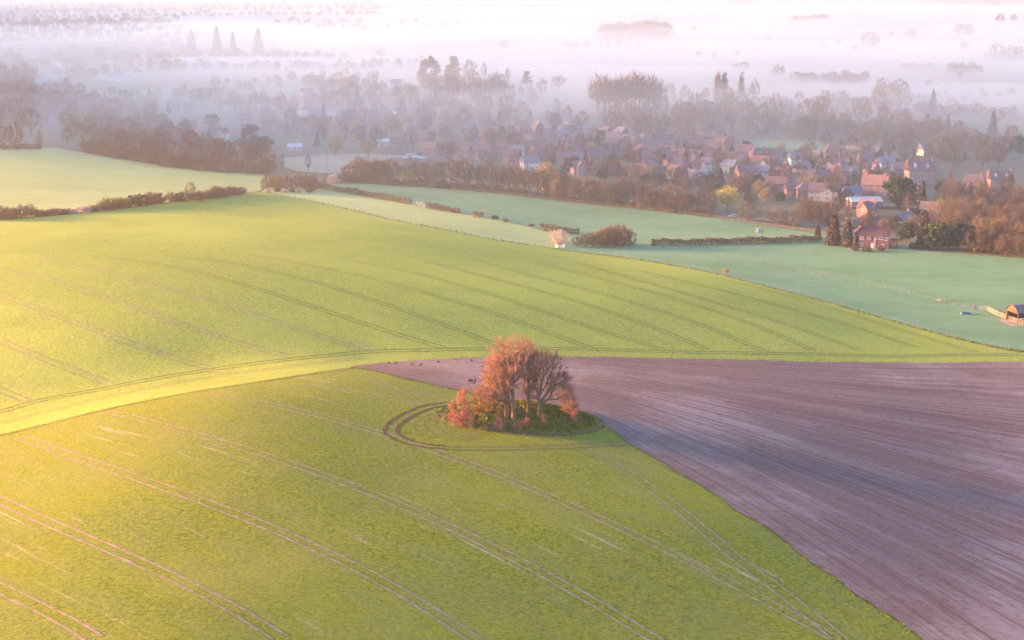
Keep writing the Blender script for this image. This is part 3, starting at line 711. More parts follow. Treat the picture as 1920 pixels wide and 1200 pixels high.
t3, c3 = tree_mesh(203, 13, crown_px(957, 785, [(955, 690, 36, 36)]), 120, 8.5, .22, 600, .9, 0.016, (.1, .5), .1, .05, 7, .5, 3)
sh = lambda V, d: V + np.array(d)
big_tree('beech_tree', 963, 786, (np.vstack([t_[0], sh(t2[0], (-1.3, .5, 0)), sh(t3[0], (-.7, .9, 0))]), np.vstack([t_[1], t2[1] + len(t_[0]), t3[1] + len(t_[0]) + len(t2[0])])),
         (np.vstack([c_[0], sh(c2[0], (-1.3, .5, 0)), sh(c3[0], (-.7, .9, 0))]), np.vstack([c_[1], c2[1] + len(c_[0]), c3[1] + len(c_[0]) + len(c2[0])])), M_barkw, M_beech,
         'tall bare beech with several close stems, left of the three big trees on the mound')
t_, c_ = tree_mesh(204, 16, crown_px(990, 776, [(985, 660, 26, 24), (994, 690, 26, 40), (990, 722, 16, 22)]), 300, 12.5, .28, 1200, .7, 0.015, (.1, 0), .05, .05, 8, .4, 3)
big_tree('beech_tree', 990, 776, t_, c_, M_barkw, M_beech, 'slim straight beech in the middle of the clump, its crown narrow and high')
t_, c_ = tree_mesh(205, 13, crown_px(1013, 782, [(1025, 700, 40, 42), (1012, 690, 30, 34), (1048, 728, 28, 34), (1000, 735, 18, 22)]), 640, 4.2, .38, 2400, .78, 0.015, (.2, 0), .06, .08, 8, .5, 4)
big_tree('beech_tree', 1013, 782, t_, c_, M_barkw, M_beech, 'broad short trunked beech with a dull red dome, rightmost on the mound')
t_, c_ = tree_mesh(206, 5, crown_px(926, 774, [(905, 742, 26, 20), (925, 735, 18, 20), (900, 765, 16, 10)]), 150, 2.0, .16, 900, .9, 0.018, (-.8, 0), .2, 0, 6, .5, 3)
big_tree('thorn_tree', 930, 775, t_, c_, M_bark, M_rust, 'low spreading thorn leaning left beside the tall beech stems')
t_, c_ = tree_mesh(207, 5, crown_px(866, 797, [(862, 768, 20, 22), (868, 745, 10, 16), (860, 785, 20, 12)]), 130, 2.5, .10, 900, .8, 0.016, (0, 0), .5, 0, 5, .5, 3)
big_tree('young_birch', 866, 797, t_, c_, M_barkw, M_pink, 'tall pink young birch at the left end of the mound')
def sapling(px, py, wpx, hpx, seed, m, label, name='sapling', tw=240):
    t_, c_ = tree_mesh(seed, hpx * S_, crown_px(px, py, [(px, py - hpx * .58, wpx * .5, hpx * .42)]), 50, hpx * S_ * .45, .05, tw, .45, 0.016, (0, 0), .4, 0, 5, .5, 2)
    return big_tree(name, px, py, t_, c_, M_barkw, m, label, 'sapling')
sapling(883, 802, 18, 24, 210, M_pink, 'small pink sapling just right of the tall young birch')
sapling(938, 807, 26, 22, 211, M_pink, 'widest pink sapling low on the front of the mound')
sapling(937, 797, 9, 36, 212, M_rust, 'thin pale upright sapling behind the widest pink sapling')
sapling(970, 809, 17, 17, 213, M_pink, 'small salmon sapling on the front edge below the beech stems')
sapling(988, 800, 11, 14, 214, M_pink, 'tiny round salmon sapling below the slim middle beech')
sapling(1020, 803, 7, 26, 215, M_rust, 'spindly brown sapling in front of the broad beech')
sapling(1077, 795, 10, 24, 216, M_pink, 'red sapling at the right tip of the mound', tw=160)
sapling(911, 806, 9, 8, 217, M_rust, 'very low tawny sapling on the front left of the mound', tw=110)
sapling(1044, 795, 5, 9, 218, M_rust, 'short faint sapling on the right slope of the mound', tw=60)
t_, c_ = tree_mesh(219, 4, crown_px(1068, 785, [(1064, 752, 16, 24), (1075, 768, 13, 14)]), 80, 1.5, .08, 900, .8, 0.017, (0, 0), .3, 0, 5, .5, 3)
big_tree('thorn_tree', 1066, 782, t_, c_, M_bark, M_beech, 'dusky red thorn behind the mound, right of the broad beech')
g = np.random.default_rng(5); n = 2600; q = np.sqrt(g.random(n)); a = g.random(n) * 6.283
X = mx + RX * q * np.cos(a) * .98; Y = my + 3 + RY * q * np.sin(a) * .98; Z = height(X, Y) + mound_h(X, Y) + .2
V, F = quads(np.column_stack([X, Y, Z + .12]), 0.45, g, np.tile([[0, 1.0, 0]], (n, 1)), .8)
tag(ob('mound_grass', mesh_np('mound_grass', V, F, M_mound)), kind='stuff')
n = 260; q = np.sqrt(g.random(n)); a = g.random(n) * 6.283
X = mx - 2 + 7.5 * q * np.cos(a); Y = my + 5 + 5.5 * q * np.sin(a); Z = height(X, Y) + mound_h(X, Y) + .15
V, F = tubes(np.column_stack([X, Y, Z]), np.column_stack([X + g.normal(size=n) * .4, Y + g.normal(size=n) * .4, Z + .4 + .9 * g.random(n)]), np.full(n, .03), np.full(n, .015), 3)
tag(ob('undergrowth', mesh_np('undergrowth', V, F, M_rust)), kind='stuff')
# rooks on the ploughed field: body, head, beak, tail and legs in one
M_rook = plain_material('black plumage', (0.012, 0.012, 0.014), .2, 8, .5)
def rook():
    b = MB(); st = [(-.26, .16, .012), (-.17, .17, .05), (-.05, .20, .085), (.07, .24, .085), (.14, .30, .055), (.18, .345, .045), (.22, .35, .035), (.245, .345, .016), (.31, .33, .004)]
    for (x0, z0, r0), (x1, z1, r1) in zip(st, st[1:]): b.tube((x0, 0, z0), (x1, 0, z1), r0, r1, 8)
    b.add([(-.15, .05, .19), (-.15, -.05, .19), (-.40, -.07, .11), (-.40, .07, .11), (-.15, .05, .17), (-.15, -.05, .17), (-.40, -.07, .095), (-.40, .07, .095)], [(0, 1, 2, 3), (7, 6, 5, 4), (0, 3, 7, 4), (1, 5, 6, 2), (3, 2, 6, 7)])
    for s in (-1, 1):
        b.tube((.0, s * .04, .16), (.02, s * .045, 0.01), .012, .008, 5); b.tube((.02, s * .045, .01), (.08, s * .05, .008), .008, .004, 5)
        b.add([(.10, s * .085, .26), (-.05, s * .10, .25), (-.28, s * .04, .17), (-.05, s * .085, .15)], [(0, 1, 2, 3)])
    return b.mesh('rook', M_rook)
rk = rook()
for i, (px, py) in enumerate([(729,683),(743,684),(772,686),(789,687),(822,682),(884,679),(905,690),(916,691),(880,717),(884,716),(891,716),(890,721),(882,718),(1062,693),(958,690)]):
    x, y, z = pt(px, py); o = ob('rook', rk, None, (x, y, z + .11)); o.rotation_euler = (0, 0, random.random() * 6.28); o.scale = (1.5, 1.5, 1.5)
    tag(o, 'small black rook standing on the ploughed field', 'bird', 'rooks scattered on the ploughed field')
# ------------------------------------------------------------------ buildings
def P_(n, c, v=.2, s=.8, r=.85, rand=.0): return plain_material(n, c, v, s, r, rand)
M_brick = P_('red brick', (0.27, 0.145, 0.125), .25, .5, .9, .25); M_white = P_('white render', (0.46, 0.45, 0.44), .08, .3, .9); M_cream = P_('cream render', (0.44, 0.37, 0.31), .1, .3, .9)
M_tileb = P_('brown roof tiles', (0.125, 0.082, 0.085), .3, .7, .85, .4); M_tiler = P_('red roof tiles', (0.20, 0.105, 0.09), .3, .7, .85, .25); M_slate = P_('slate roof', (0.13, 0.135, 0.165), .25, .7, .7, .4)
M_wroof = P_('white sheet roof', (0.38, 0.39, 0.41), .08, .3, .6); M_frame = P_('white window frame', (0.75, 0.75, 0.75), .03, 1, .6); M_door = P_('painted door', (0.10, 0.12, 0.16), .1, 1, .5)
M_glass, _t, _b = mat('window glass'); _b.inputs['Base Color'].default_value = (0.03, 0.04, 0.05, 1); _b.inputs['Roughness'].default_value = 0.12; _b.inputs['Specular IOR Level'].default_value = 0.6
M_tarm = P_('asphalt', (0.12, 0.12, 0.13), .2, .3, .9); M_wood = P_('weathered wood', (0.16, 0.12, 0.10), .3, 2, .9); M_pale = P_('pale sawn rails', (0.30, 0.25, 0.22), .2, 2, .9)
M_rustm = P_('rusty corrugated sheet', (0.12, 0.06, 0.05), .4, .8, .8); M_steel = P_('grey galvanised steel', (0.26, 0.27, 0.29), .2, .8, .5)

def gable_wall(b, L, W, He, Hr, hip, m=0):
    x, y = L / 2, W / 2
    if hip: b.box(-x, x, -y, y, -1.5, He, m)
    else:
        b.add([(-x,-y,-1.5),(x,-y,-1.5),(x,y,-1.5),(-x,y,-1.5),(-x,-y,He),(x,-y,He),(x,y,He),(-x,y,He),(-x,0,Hr-.05),(x,0,Hr-.05)],
              [(0,3,2,1),(0,1,5,4),(2,3,7,6),(1,2,6,9,5),(3,0,4,8,7),(4,5,9,8),(6,7,8,9)], m)
def gable_roof(b, L, W, He, Hr, hip, o=.45, th=.22, m=0):
    x, y = L / 2 + (.3 if not hip else o), W / 2 + o; dz = (Hr - He) / (W / 2) * o; h = He - dz; r = (L / 2 - W * .42) if hip else x
    lo = [(-x,-y,h),(x,-y,h),(x,y,h),(-x,y,h),(-r,0,Hr),(r,0,Hr)]; n = 6
    V = lo + [(a, c, d + th) for a, c, d in lo]
    F = [(6,7,11,10),(8,9,10,11),(7,8,11),(9,6,10),(4,5,1,0),(5,4,3,2),(5,2,1),(4,0,3),(0,1,7,6),(1,2,8,7),(2,3,9,8),(3,0,6,9)]
    b.add(V, F, m)
def add_window(o, x, y, z, w_, h, side):
    """side: -y, +y, -x, +x face; the frame stands 6 cm proud of the wall, the pane inside it is a sub-part"""
    f = MB(); q = MB(); t = .10
    def bx(u0, u1, z0, z1, d0, d1, B):
        if side == 'f': B.box(x + u0, x + u1, y - d1, y - d0, z + z0, z + z1)
        elif side == 'b': B.box(x + u0, x + u1, y + d0, y + d1, z + z0, z + z1)
        elif side == 'l': B.box(x - d1, x - d0, y + u0, y + u1, z + z0, z + z1)
        else: B.box(x + d0, x + d1, y + u0, y + u1, z + z0, z + z1)
    bx(-w_/2, w_/2, 0, t, 0, .07, f); bx(-w_/2, w_/2, h - t, h, 0, .07, f)
    bx(-w_/2, -w_/2 + t, t, h - t, 0, .07, f); bx(w_/2 - t, w_/2, t, h - t, 0, .07, f); bx(-.05, .05, t, h - t, 0, .068, f)
    bx(-w_/2 + t, w_/2 - t, t, h - t, 0.004, .03, q)
    a = f.build('window', M_frame, o); q.build('pane', M_glass, a)
def make_house(name, L, W, He, Hr, mw, mr, hip=False, nwin=3, rows=2, chim=((.35, 0),), dormers=0, annex=None, parts=True, porch=False, gwin=True, trim=None):
    o = empty(name); b = MB(); gable_wall(b, L, W, He, Hr, hip); 
    if annex: ax, aw, al, ah, ar = annex; b.box(ax - aw / 2, ax + aw / 2, -W / 2 - al, -W / 2 - .003, -1.5, ah)
    if annex: b.add([(ax-aw/2,-W/2-al,ah),(ax+aw/2,-W/2-al,ah),(ax,-W/2-al,ar)], [(0,1,2)])
    b.build('wall', mw, o)
    r = MB(); gable_roof(r, L, W, He, Hr, hip)
    if annex:
        s = .3; e = (ar - ah) / (aw / 2) * s
        for k in (-1, 1):
            a0 = (ax + k * (aw / 2 + s), -W / 2 - al - s, ah - e); a1 = (ax + k * (aw / 2 + s), -.0, ah - e); b0 = (ax, -W / 2 - al - s, ar); b1 = (ax, 0, ar)
            u = lambda p: (p[0], p[1], p[2] + .2)
            r.add([a0, a1, b1, b0, u(a0), u(a1), u(b1), u(b0)], [(0,1,2,3),(7,6,5,4),(0,4,5,1),(3,2,6,7),(0,3,7,4),(1,5,6,2)])
    ro = r.build('roof', mr, o)
    for cx, cy in chim:
        c = MB(); X, Y = cx * L, cy * W; zt = Hr + .95; c.box(X - .45, X + .45, Y - .35, Y + .35, He + .3, zt); c.box(X - .52, X + .52, Y - .42, Y + .42, zt, zt + .12)
        c.tube((X - .18, Y, zt + .12), (X - .18, Y, zt + .5), .12, .1, 6); c.tube((X + .18, Y, zt + .12), (X + .18, Y, zt + .5), .12, .1, 6); c.build('chimney', M_brick, ro)
    for k in range(dormers):
        X = (k + .5 - dormers / 2) * L / (dormers + .15) * 1.0; y0 = -W * .36; z0 = He + (Hr - He) * .28
        d = MB(); d.box(X - .65, X + .65, y0, -W * .1, z0 - .3, z0 + 1.25); d.add([(X-.65,y0,z0+1.25),(X+.65,y0,z0+1.25),(X,y0,z0+1.95)], [(0,1,2)])
        q = d.build('dormer', M_white, ro)
        e = MB()
        for s in (-1, 1): e.add([(X, y0 - .2, z0 + 2.02), (X + s * 1.0, y0 - .2, z0 + 1.12), (X + s * 1.0, -W * .06, z0 + 1.12), (X, -W * .02, z0 + 2.02), (X, y0 - .2, z0 + 2.14), (X + s * 1.0, y0 - .2, z0 + 1.24), (X + s * 1.0, -W * .06, z0 + 1.24), (X, -W * .02, z0 + 2.14)], [(0,1,2,3),(7,6,5,4),(0,4,5,1),(1,5,6,2),(2,6,7,3)])
        e.build('dormer_roof', mr, q)
        add_window(o, X, y0, z0 + .3, .75, .8, 'f')
    if parts:
        for rr_ in range(rows):
            z = 1.0 + rr_ * 2.6
            if z + 1.3 > He + .4: break
            for k in range(nwin):
                X = (k + .5 - nwin / 2) * L / nwin
                if annex and abs(X - ax) < aw / 2 + .6: continue
                if rr_ == 0 and k == nwin // 2: continue
                add_window(o, X, -W / 2, z, 1.4, 1.25, 'f')
            if gwin: add_window(o, -L / 2, 0.0, z, 1.3, 1.2, 'l'); add_window(o, L / 2, 0.0, z, 1.3, 1.2, 'r')
            if annex: add_window(o, ax, -W / 2 - al, z, 1.5, 1.25, 'f')
        X = (nwin // 2 + .5 - nwin / 2) * L / nwin; d = MB()
        yy = -W / 2 if not (annex and abs(X - ax) < aw / 2) else -W / 2 - al
        if not (annex and abs(X - ax) < aw / 2):
            d.box(X - .5, X + .5, yy - .06, yy - .002, 0, 2.1); d.box(X + .32, X + .38, yy - .12, yy - .06, .95, 1.1); d.build('door', M_door, o)
            if porch:
                q = MB(); q.box(X - .9, X + .9, yy - 1.1, yy - .004, 2.3, 2.45); q.build('porch_roof', mr, o)
    return o
HK = {  # kind: (description, how it is made)
 'brick': ('brown roofed brick house', dict(L=10, W=7, He=5.0, Hr=8.4, mw=M_brick, mr=M_tileb, porch=True)),
 'redroof': ('red roofed brick house', dict(L=11, W=7.4, He=5.0, Hr=8.6, mw=M_brick, mr=M_tiler, chim=((-.36, 0), (.36, 0)))),
 'white': ('slate roofed white house', dict(L=10, W=7.5, He=4.8, Hr=8.4, mw=M_white, mr=M_slate)),
 'whitered': ('red roofed white gabled house', dict(L=9.5, W=7.2, He=4.2, Hr=8.2, mw=M_white, mr=M_tiler, annex=(2.2, 4.4, 2.2, 4.2, 7.2))),
 'terrace': ('low roofed brick terrace unit', dict(L=13, W=7.5, He=5.0, Hr=7.4, mw=M_brick, mr=M_tileb, nwin=5, chim=((.2, 0),))),
 'bungalow': ('low cream bungalow', dict(L=13, W=8, He=2.8, Hr=5.8, mw=M_cream, mr=M_slate, rows=1, nwin=4, annex=(-3.6, 4.6, 1.8, 2.8, 5.0))),
 'hip': ('hip roofed brick house', dict(L=11, W=8, He=5.0, Hr=8.6, mw=M_brick, mr=M_tileb, hip=True)),
 'gable': ('front gabled brick house', dict(L=9, W=7.5, He=4.8, Hr=8.6, mw=M_brick, mr=M_tileb, annex=(0, 5.2, 2.4, 4.8, 8.3), nwin=3)),
 'cream': ('brown roofed cream gabled house', dict(L=13, W=7.5, He=5.0, Hr=8.6, mw=M_cream, mr=M_tileb, annex=(3, 4.6, 2, 5, 8.2), nwin=4, chim=((-.3, 0), (.1, 0)))),
 'tent': ('pale roofed low building', dict(L=9, W=6, He=2.4, Hr=4.2, mw=M_cream, mr=M_wroof, rows=1, chim=())),
 'dormer': ('tall dormered brick house', dict(L=13, W=8.5, He=7.6, Hr=11.6, mw=M_brick, mr=M_tileb, rows=3, nwin=4, dormers=2, chim=((-.49, 0), (.49, 0)), trim=1)),
}
HP = {}
HOUSES = []
def put_house(kind, px, py, yaw=0, scale=1.0, label=None, full=None):
    x, y, z = pt(px, py); full = (py > 225) if full is None else full
    key = (kind, full)
    if key not in HP: o = HP[key] = make_house('house', parts=full, **HK[kind][1])
    else: o = copy_tree(HP[key])
    o.location = (x, y, z - .15); o.rotation_euler = (0, 0, R(yaw)); o.scale = (scale,) * 3
    tag(o, label, 'house'); 
    if label is None: HOUSES.append([o, px, py, HK[kind][0]])
    THINGS.append([o, px, py]); return o
HL = [('cream',540,212,-6),('gable',580,195,15),('cream',575,180,20),('brick',505,246,5),('gable',532,252,-20),('redroof',570,252,8),('tent',553,281,10),('brick',660,262,-70),('tent',717,271,5),('brick',748,279,5),('redroof',793,272,6),
 ('redroof',805,289,-20),('brick',850,273,8),('redroof',868,294,-18),('hip',892,281,4),('gable',901,299,-30),('brick',930,281,10),('redroof',947,288,-8),('white',993,317,20),('cream',744,163,0),('white',727,185,-25),('brick',770,235,0),('gable',842,224,-50),
 ('brick',1027,262,0),('white',1053,264,5),('white',1093,264,4),('white',1073,239,-22),('white',1106,255,-4),('redroof',1150,269,-12),
 ('terrace',1110,296,8),('terrace',1146,290,8),('terrace',1180,286,8),('terrace',1214,279,8),('terrace',1243,273,8),('redroof',1283,272,10),('gable',1307,274,-15),('brick',1302,287,-6),('redroof',1328,285,-6),('redroof',1352,280,-14),
 ('brick',1233,299,-10),('gable',1256,296,-30),('brick',1272,303,-40),('gable',1304,304,-30),('gable',1332,298,-20),('brick',1222,316,0),('brick',1257,310,35),('bungalow',1167,326,-4),('gable',1120,322,40),('brick',1195,331,-20),('whitered',1267,334,-35),
 ('whitered',1307,326,20),('white',1368,323,-40),('whitered',1428,317,-25),('brick',1397,336,12),('white',1428,333,-20),('white',1494,309,6),('white',1524,306,-35),('whitered',1552,318,-30),('gable',1580,324,-40),('white',1590,299,-25),('white',1593,334,12),
 ('redroof',1453,358,-8),('brick',1487,368,5),('hip',1513,371,0),('cream',1540,374,-15),('brick',1623,312,8),('white',1640,297,-60),('bungalow',1590,368,5),('gable',1627,406,-40),('bungalow',1694,420,50),('brick',1744,408,-20),
 ('gable',1712,378,10),('brick',1825,355,-20),('white',1763,280,-8),('white',1735,290,25),('cream',410,262,-8),('white',332,260,20),('gable',357,246,0),('brick',458,230,-10),('gable',325,205,-20),('gable',353,207,25),('cream',434,206,10),('white',620,215,0),('brick',640,235,15),
 ('brick',600,235,-5),('hip',690,248,10),('brick',820,250,-15),('brick',880,250,5),('hip',985,255,10),('redroof',985,275,-10),('brick',1010,283,12),('hip',1040,285,-5),('brick',1075,285,10),('brick',960,305,-20),('hip',1010,300,15),('brick',1060,310,-10),('gable',1085,325,15),
 ('redroof',1395,296,-10),('hip',1420,300,15),('brick',1455,300,-8),('gable',1465,325,25),('brick',1540,345,10),('hip',1560,295,5),('white',1660,318,15),('brick',1690,330,-10)]
_vp = np.array([(420,240),(480,215),(560,205),(660,205),(800,230),(930,240),(1080,245),(1260,268),(1400,290),(1560,300),(1640,310),(1660,335),(1560,350),(1450,345),(1330,325),(1200,330),(1080,318),(960,300),(830,285),(700,262),(590,262),(480,262)], float)
_k = 0
for _ in range(6000):
    if _k >= 55: break
    p = np.array([[random.uniform(420, 1660), random.uniform(205, 350)]])
    if not inside(p, _vp)[0] or any(abs(p[0, 0] - a[1]) < 22 and abs(p[0, 1] - a[2]) < 8 for a in HL): continue
    HL.append((random.choice(['brick', 'brick', 'redroof', 'hip', 'gable', 'brick', 'bungalow', 'hip', 'white']), float(p[0, 0]), float(p[0, 1]), random.choice([-30, -20, -8, 0, 8, 15, 60, -60]))); _k += 1
for a in HL: put_house(*a, scale=random.uniform(.76, .92))
put_house('dormer', 1723, 345, 2, 1.0, 'tall red brick house with two white dormers behind the round evergreen')
put_house('dormer', 1872, 358, 2, .85, 'dark roofed brick house with white dormers among the orange trees at the right')
put_house('redroof', 1640, 364, -22, 1.08, 'long red brick house with an orange red roof left of the round evergreen')
# long low buildings far off in the haze
for i, (px, py, L, lab) in enumerate([(500, 30, 45, 'long white roofed shed far off above the redwoods'), (1620, 388, 14, 'low dark building with a white flat roof behind the roadside bushes'), (1208, 253, 12, 'pale flat roofed hall beside the playing field')]):
    s = make_house('shed', L, 9, 3.2, 4.6, M_tileb if i == 1 else M_white, M_wroof, rows=1, nwin=5, chim=(), parts=(i > 0)); x, y, z = pt(px, py); s.location = (x, y, z - .1); s.rotation_euler = (0, 0, R(4)); tag(s, lab, 'shed'); THINGS.append([s, px, py])
for px, py, k in [(574,46,'gable'),(622,50,'brick'),(640,44,'brick'),(60,72,'white'),(170,70,'white'),(80,84,'white'),(217,152,'white'),(161,130,'white'),(700,150,'brick'),(655,160,'brick'),(598,158,'brick'),(520,45,'brick'),(548,40,'brick'),(300,22,'white'),(330,14,'white'),(390,26,'white'),(225,128,'cream'),(128,122,'white'),(1615,205,'cream'),(1690,225,'white')]:
    put_house(k, px, py, random.uniform(-40, 40), full=False)

# brick cottage at the edge of the pasture: hipped, with a lower wing
def cottage():
    x, y, z = pt(1637, 463); o = empty('cottage', (x, y, z - .1), R(-14)); b = MB(); b.box(-5.6, 5.6, -3.2, 3.2, -1, 5.2); b.box(-6.8, -2.2, 3.203, 6.6, -1, 5.1); b.build('wall', M_cbrick, o)
    r = MB(); gable_roof(r, 11.2, 6.4, 5.2, 8.1, True, .4, .2); V0 = len(r.V)
    q = MB(); gable_roof(q, 8.0, 4.6, 5.1, 7.7, True, .4, .2)
    r.add([(-4.5 + b_, 3.4 + a_, c_) for a_, b_, c_ in q.V], q.F); ro = r.build('roof', M_ctile, o)
    for cx, cy, w in ((2.2, .6, .55), (-4.4, 3.0, .5)):
        c = MB(); c.box(cx - w, cx + w, cy - .4, cy + .4, 6.2, 9.4); c.box(cx - w - .08, cx + w + .08, cy - .48, cy + .48, 9.4, 9.55); c.tube((cx - .2, cy, 9.55), (cx - .2, cy, 9.95), .13, .11, 6); c.tube((cx + .2, cy, 9.55), (cx + .2, cy, 9.95), .13, .11, 6); c.build('chimney', M_cbrick, ro)
    for X, Z in ((-4.3, 3.4), (-1.6, 3.6), (1.4, 3.6), (2.8, 3.6), (4.7, 3.4), (-4.3, .8), (3.6, .8)): add_window(o, X, -3.2, Z, 1.25, 1.15, 'f')
    for Y, Z in ((0, 3.4), (0, .8)): add_window(o, -5.6, Y, Z, 1.1, 1.1, 'l'); add_window(o, 5.6, Y, Z, 1.1, 1.1, 'r')
    d = MB(); d.box(-.9, .1, -3.27, -3.202, 0, 2.1); dd = d.build('door', M_frame, o); h = MB(); h.box(-.05, .02, -3.33, -3.27, 1.0, 1.1); h.build('handle', M_steel, dd)
    p = MB(); p.tube((.6, -3.28, 0), (.6, -3.28, 5.1), .06, .06, 6); p.build('drainpipe', M_frame, o)
    tag(o, 'red brick cottage with a hipped brown roof at the pasture edge beside two dark cypresses', 'house'); THINGS.append([o, 1637, 463])
M_cbrick = P_('cottage brick', (0.20, 0.085, 0.08), .2, .6, .9); M_ctile = P_('cottage tiles', (0.10, 0.055, 0.06), .3, .8, .85)
cottage()

# dutch barn at the right edge, its yard, fence and gate
bx_, by_, bz_ = pt(1897, 604)
def barn():
    o = empty('dutch_barn', (bx_, by_, bz_ - .05), R(16)); L, W, He = 18.0, 5.6, 3.3; n = 18
    arc = [(-W / 2 - .15 + (W + .3) * k / n, He + 2.0 * math.sin(math.pi * k / n) ** .8) for k in range(n + 1)]
    # the barn runs along local x, its open end towards -x (the left of the picture)
    r = MB(); V = []
    for X in (-.4, L): V += [(X, a, c) for a, c in arc] + [(X, a, c + .07) for a, c in arc]
    m_ = n + 1; F = []
    for k in range(n): F += [(m_ + k, m_ + k + 1, 3 * m_ + k + 1, 3 * m_ + k), (k + 1, k, 2 * m_ + k, 2 * m_ + k + 1), (k, k + 1, m_ + k + 1, m_ + k), (2 * m_ + k + 1, 2 * m_ + k, 3 * m_ + k, 3 * m_ + k + 1)]
    F += [(0, m_, 3 * m_, 2 * m_), (n, 2 * m_ + n, 3 * m_ + n, m_ + n)]
    r.add(V, F); r.build('roof', M_brnroof, o)
    g_ = MB(); top = [(0.0, a, c - .05) for a, c in arc]; low = [(0.0, a, He - .25) for a, c in arc]
    V = top + low + [(.08, b, c) for a, b, c in top + low]; F = []
    for k in range(n): F += [(k + 1, k, m_ + k, m_ + k + 1), (2 * m_ + k, 2 * m_ + k + 1, 3 * m_ + k + 1, 3 * m_ + k), (m_ + k, 3 * m_ + k, 3 * m_ + k + 1, m_ + k + 1)]
    g_.add(V, F); g_.build('gable_sheet', M_rustm, o)
    for X in (0, 4.5, 9, 13.5, 17.8):
        for Y in (-W / 2, W / 2): p = MB(); p.box(X - .1, X + .1, Y - .1, Y + .1, -.6, He + .1); p.build('post', M_rustm, o)
    s = MB(); s.box(.3, L - .3, W / 2 + .02, W / 2 + .08, .2, He); s.build('side_sheet', M_rustm, o)
    tag(o, 'rusty round roofed open barn at the right edge of the pasture', 'barn'); THINGS.append([o, 1897, 600])
M_brnroof = P_('barn roof sheet', (0.13, 0.105, 0.12), .3, .5, .7)
barn()
for k, (dx_, dy_) in enumerate(((7, .3), (9.5, -.4), (12, .4))):
    h = MB(); h.tube((0, -.65, .62), (0, .65, .62), .62, .62, 16); h.tube((0, -.67, .62), (0, -.655, .62), .3, .3, 12)
    ho = h.build('hay_bale', P_('straw', (0.32, 0.24, 0.14), .3, 6)); ca, sa = math.cos(R(16)), math.sin(R(16)); X, Y = bx_ + dx_ * ca - dy_ * sa, by_ + dx_ * sa + dy_ * ca
    ho.location = (X, Y, hz(X, Y)); ho.rotation_euler = (0, 0, R(16)); tag(ho, 'round straw bale under the open barn roof', 'bale', 'straw bales in the barn')
V, F = drape(np.array([(bx_ - 2.5, by_ - 6), (bx_ + 20, by_ - 1), (bx_ + 18, by_ + 9), (bx_ - 3, by_ + 4)]), 2, .07)
tag(ob('barn_yard', mesh_np('barn_yard', V, F, P_('trodden yard', (0.30, 0.25, 0.19), .3, .4))), kind='structure')

def fence(name, pts, gap, ph, label, pr=.06, rails=0, wires=2, m=None, rail_m=None, n=6, cap=99):
    L = px_line(pts, n); L = resample(L, gap)[:cap]; x, y = L[0]; z = hz(x, y); o = empty(name, (x, y, z)); H = height(L[:, 0], L[:, 1])
    pb = MB(); pb.box(-pr, pr, -pr, pr, -.5, ph); pb.add([(-pr, -pr, ph), (pr, -pr, ph), (pr, pr, ph), (-pr, pr, ph), (0, 0, ph + pr)], [(0, 1, 4), (1, 2, 4), (2, 3, 4), (3, 0, 4)]); pm = pb.mesh('post', m or M_wood)
    for (a, b), c in zip(L, H):
        p = ob('post', pm, o, (a - x, b - y, c - z)); p.rotation_euler = (random.gauss(0, .04), random.gauss(0, .04), random.random() * 3); p.scale = (1, 1, random.uniform(.9, 1.15))
    Q = np.column_stack([L[:, 0] - x, L[:, 1] - y, H - z])
    for nm, cnt, r_, mm in (('wire', wires, .008, M_steel), ('rail', rails, .07, rail_m or M_pale)):
        if not cnt: continue
        S0, S1 = [], []
        for k in range(cnt): d = np.array([0, 0, ph * (.95 - .38 * k)]); S0.append(Q[:-1] + d); S1.append(Q[1:] + d)
        S0 = np.vstack(S0); S1 = np.vstack(S1); rr_ = np.full(len(S0), r_); V, F = tubes(S0, S1, rr_, rr_, 4); ob(nm, mesh_np(nm, V, F, mm), o)
    return tag(o, label, 'fence')
fence('post_fence', [(500,361),(620,386),(750,416),(900,445),(1020,465)], 3.4, 1.2, 'wire fence on thin posts along the upper edge of the big green field')
fence('post_fence', [(1080,472),(1150,482),(1300,506),(1450,542),(1600,582),(1750,625),(1850,649),(1915,660)], 3.2, 1.2, 'wire fence on thin posts between the green field and the right pasture')
fence('post_fence', [(1195,462),(1290,472),(1400,486),(1500,508),(1609,528),(1720,556),(1826,580)], 3.6, 1.1, 'sparse wire fence crossing the right pasture towards the barn')
fence('post_fence', [(690,345),(800,351),(900,360),(1050,377),(1200,393),(1340,409)], 3.4, 1.3, 'dark post and rail fence below the long row of bare trees', .08, 2, 0, M_wood, M_wood)
fence('post_fence', [(1340,409),(1440,424),(1550,441)], 3.0, 1.2, 'post and rail fence beside the road behind the middle pasture', .08, 2, 0, M_wood, M_wood)
fence('rail_fence', [(1850,582),(1860,587),(1872,593),(1895,602),(1918,609)], 1.9, 1.35, 'pale wooden rail fence in front of the barn', .09, 3, 0, M_pale, M_pale, 8)
def gate():
    x, y, z = pt(1829, 580); x2, y2, z2 = pt(1849, 582); o = empty('field_gate', (x, y, z)); d = Vector((x2 - x, y2 - y, z2 - z)); b = MB()
    for k in range(5): b.tube(Vector((0, 0, .25 + .25 * k)), d + Vector((0, 0, .25 + .25 * k)), .03, .03, 6)
    for f in (0, .5, 1): b.tube(d * f + Vector((0, 0, .2)), d * f + Vector((0, 0, 1.3)), .03, .03, 6)
    b.tube(Vector((0, 0, .25)), d + Vector((0, 0, 1.25)), .025, .025, 6); b.build('leaf', M_steel, o)
    for p in (Vector((-.2, 0, 0)), d + Vector((.2, 0, 0))): q = MB(); q.box(p.x - .12, p.x + .12, p.y - .12, p.y + .12, p.z - .3, p.z + 1.5); q.build('post', M_wood, o)
    tag(o, 'grey metal field gate at the left end of the pale rail fence', 'gate')
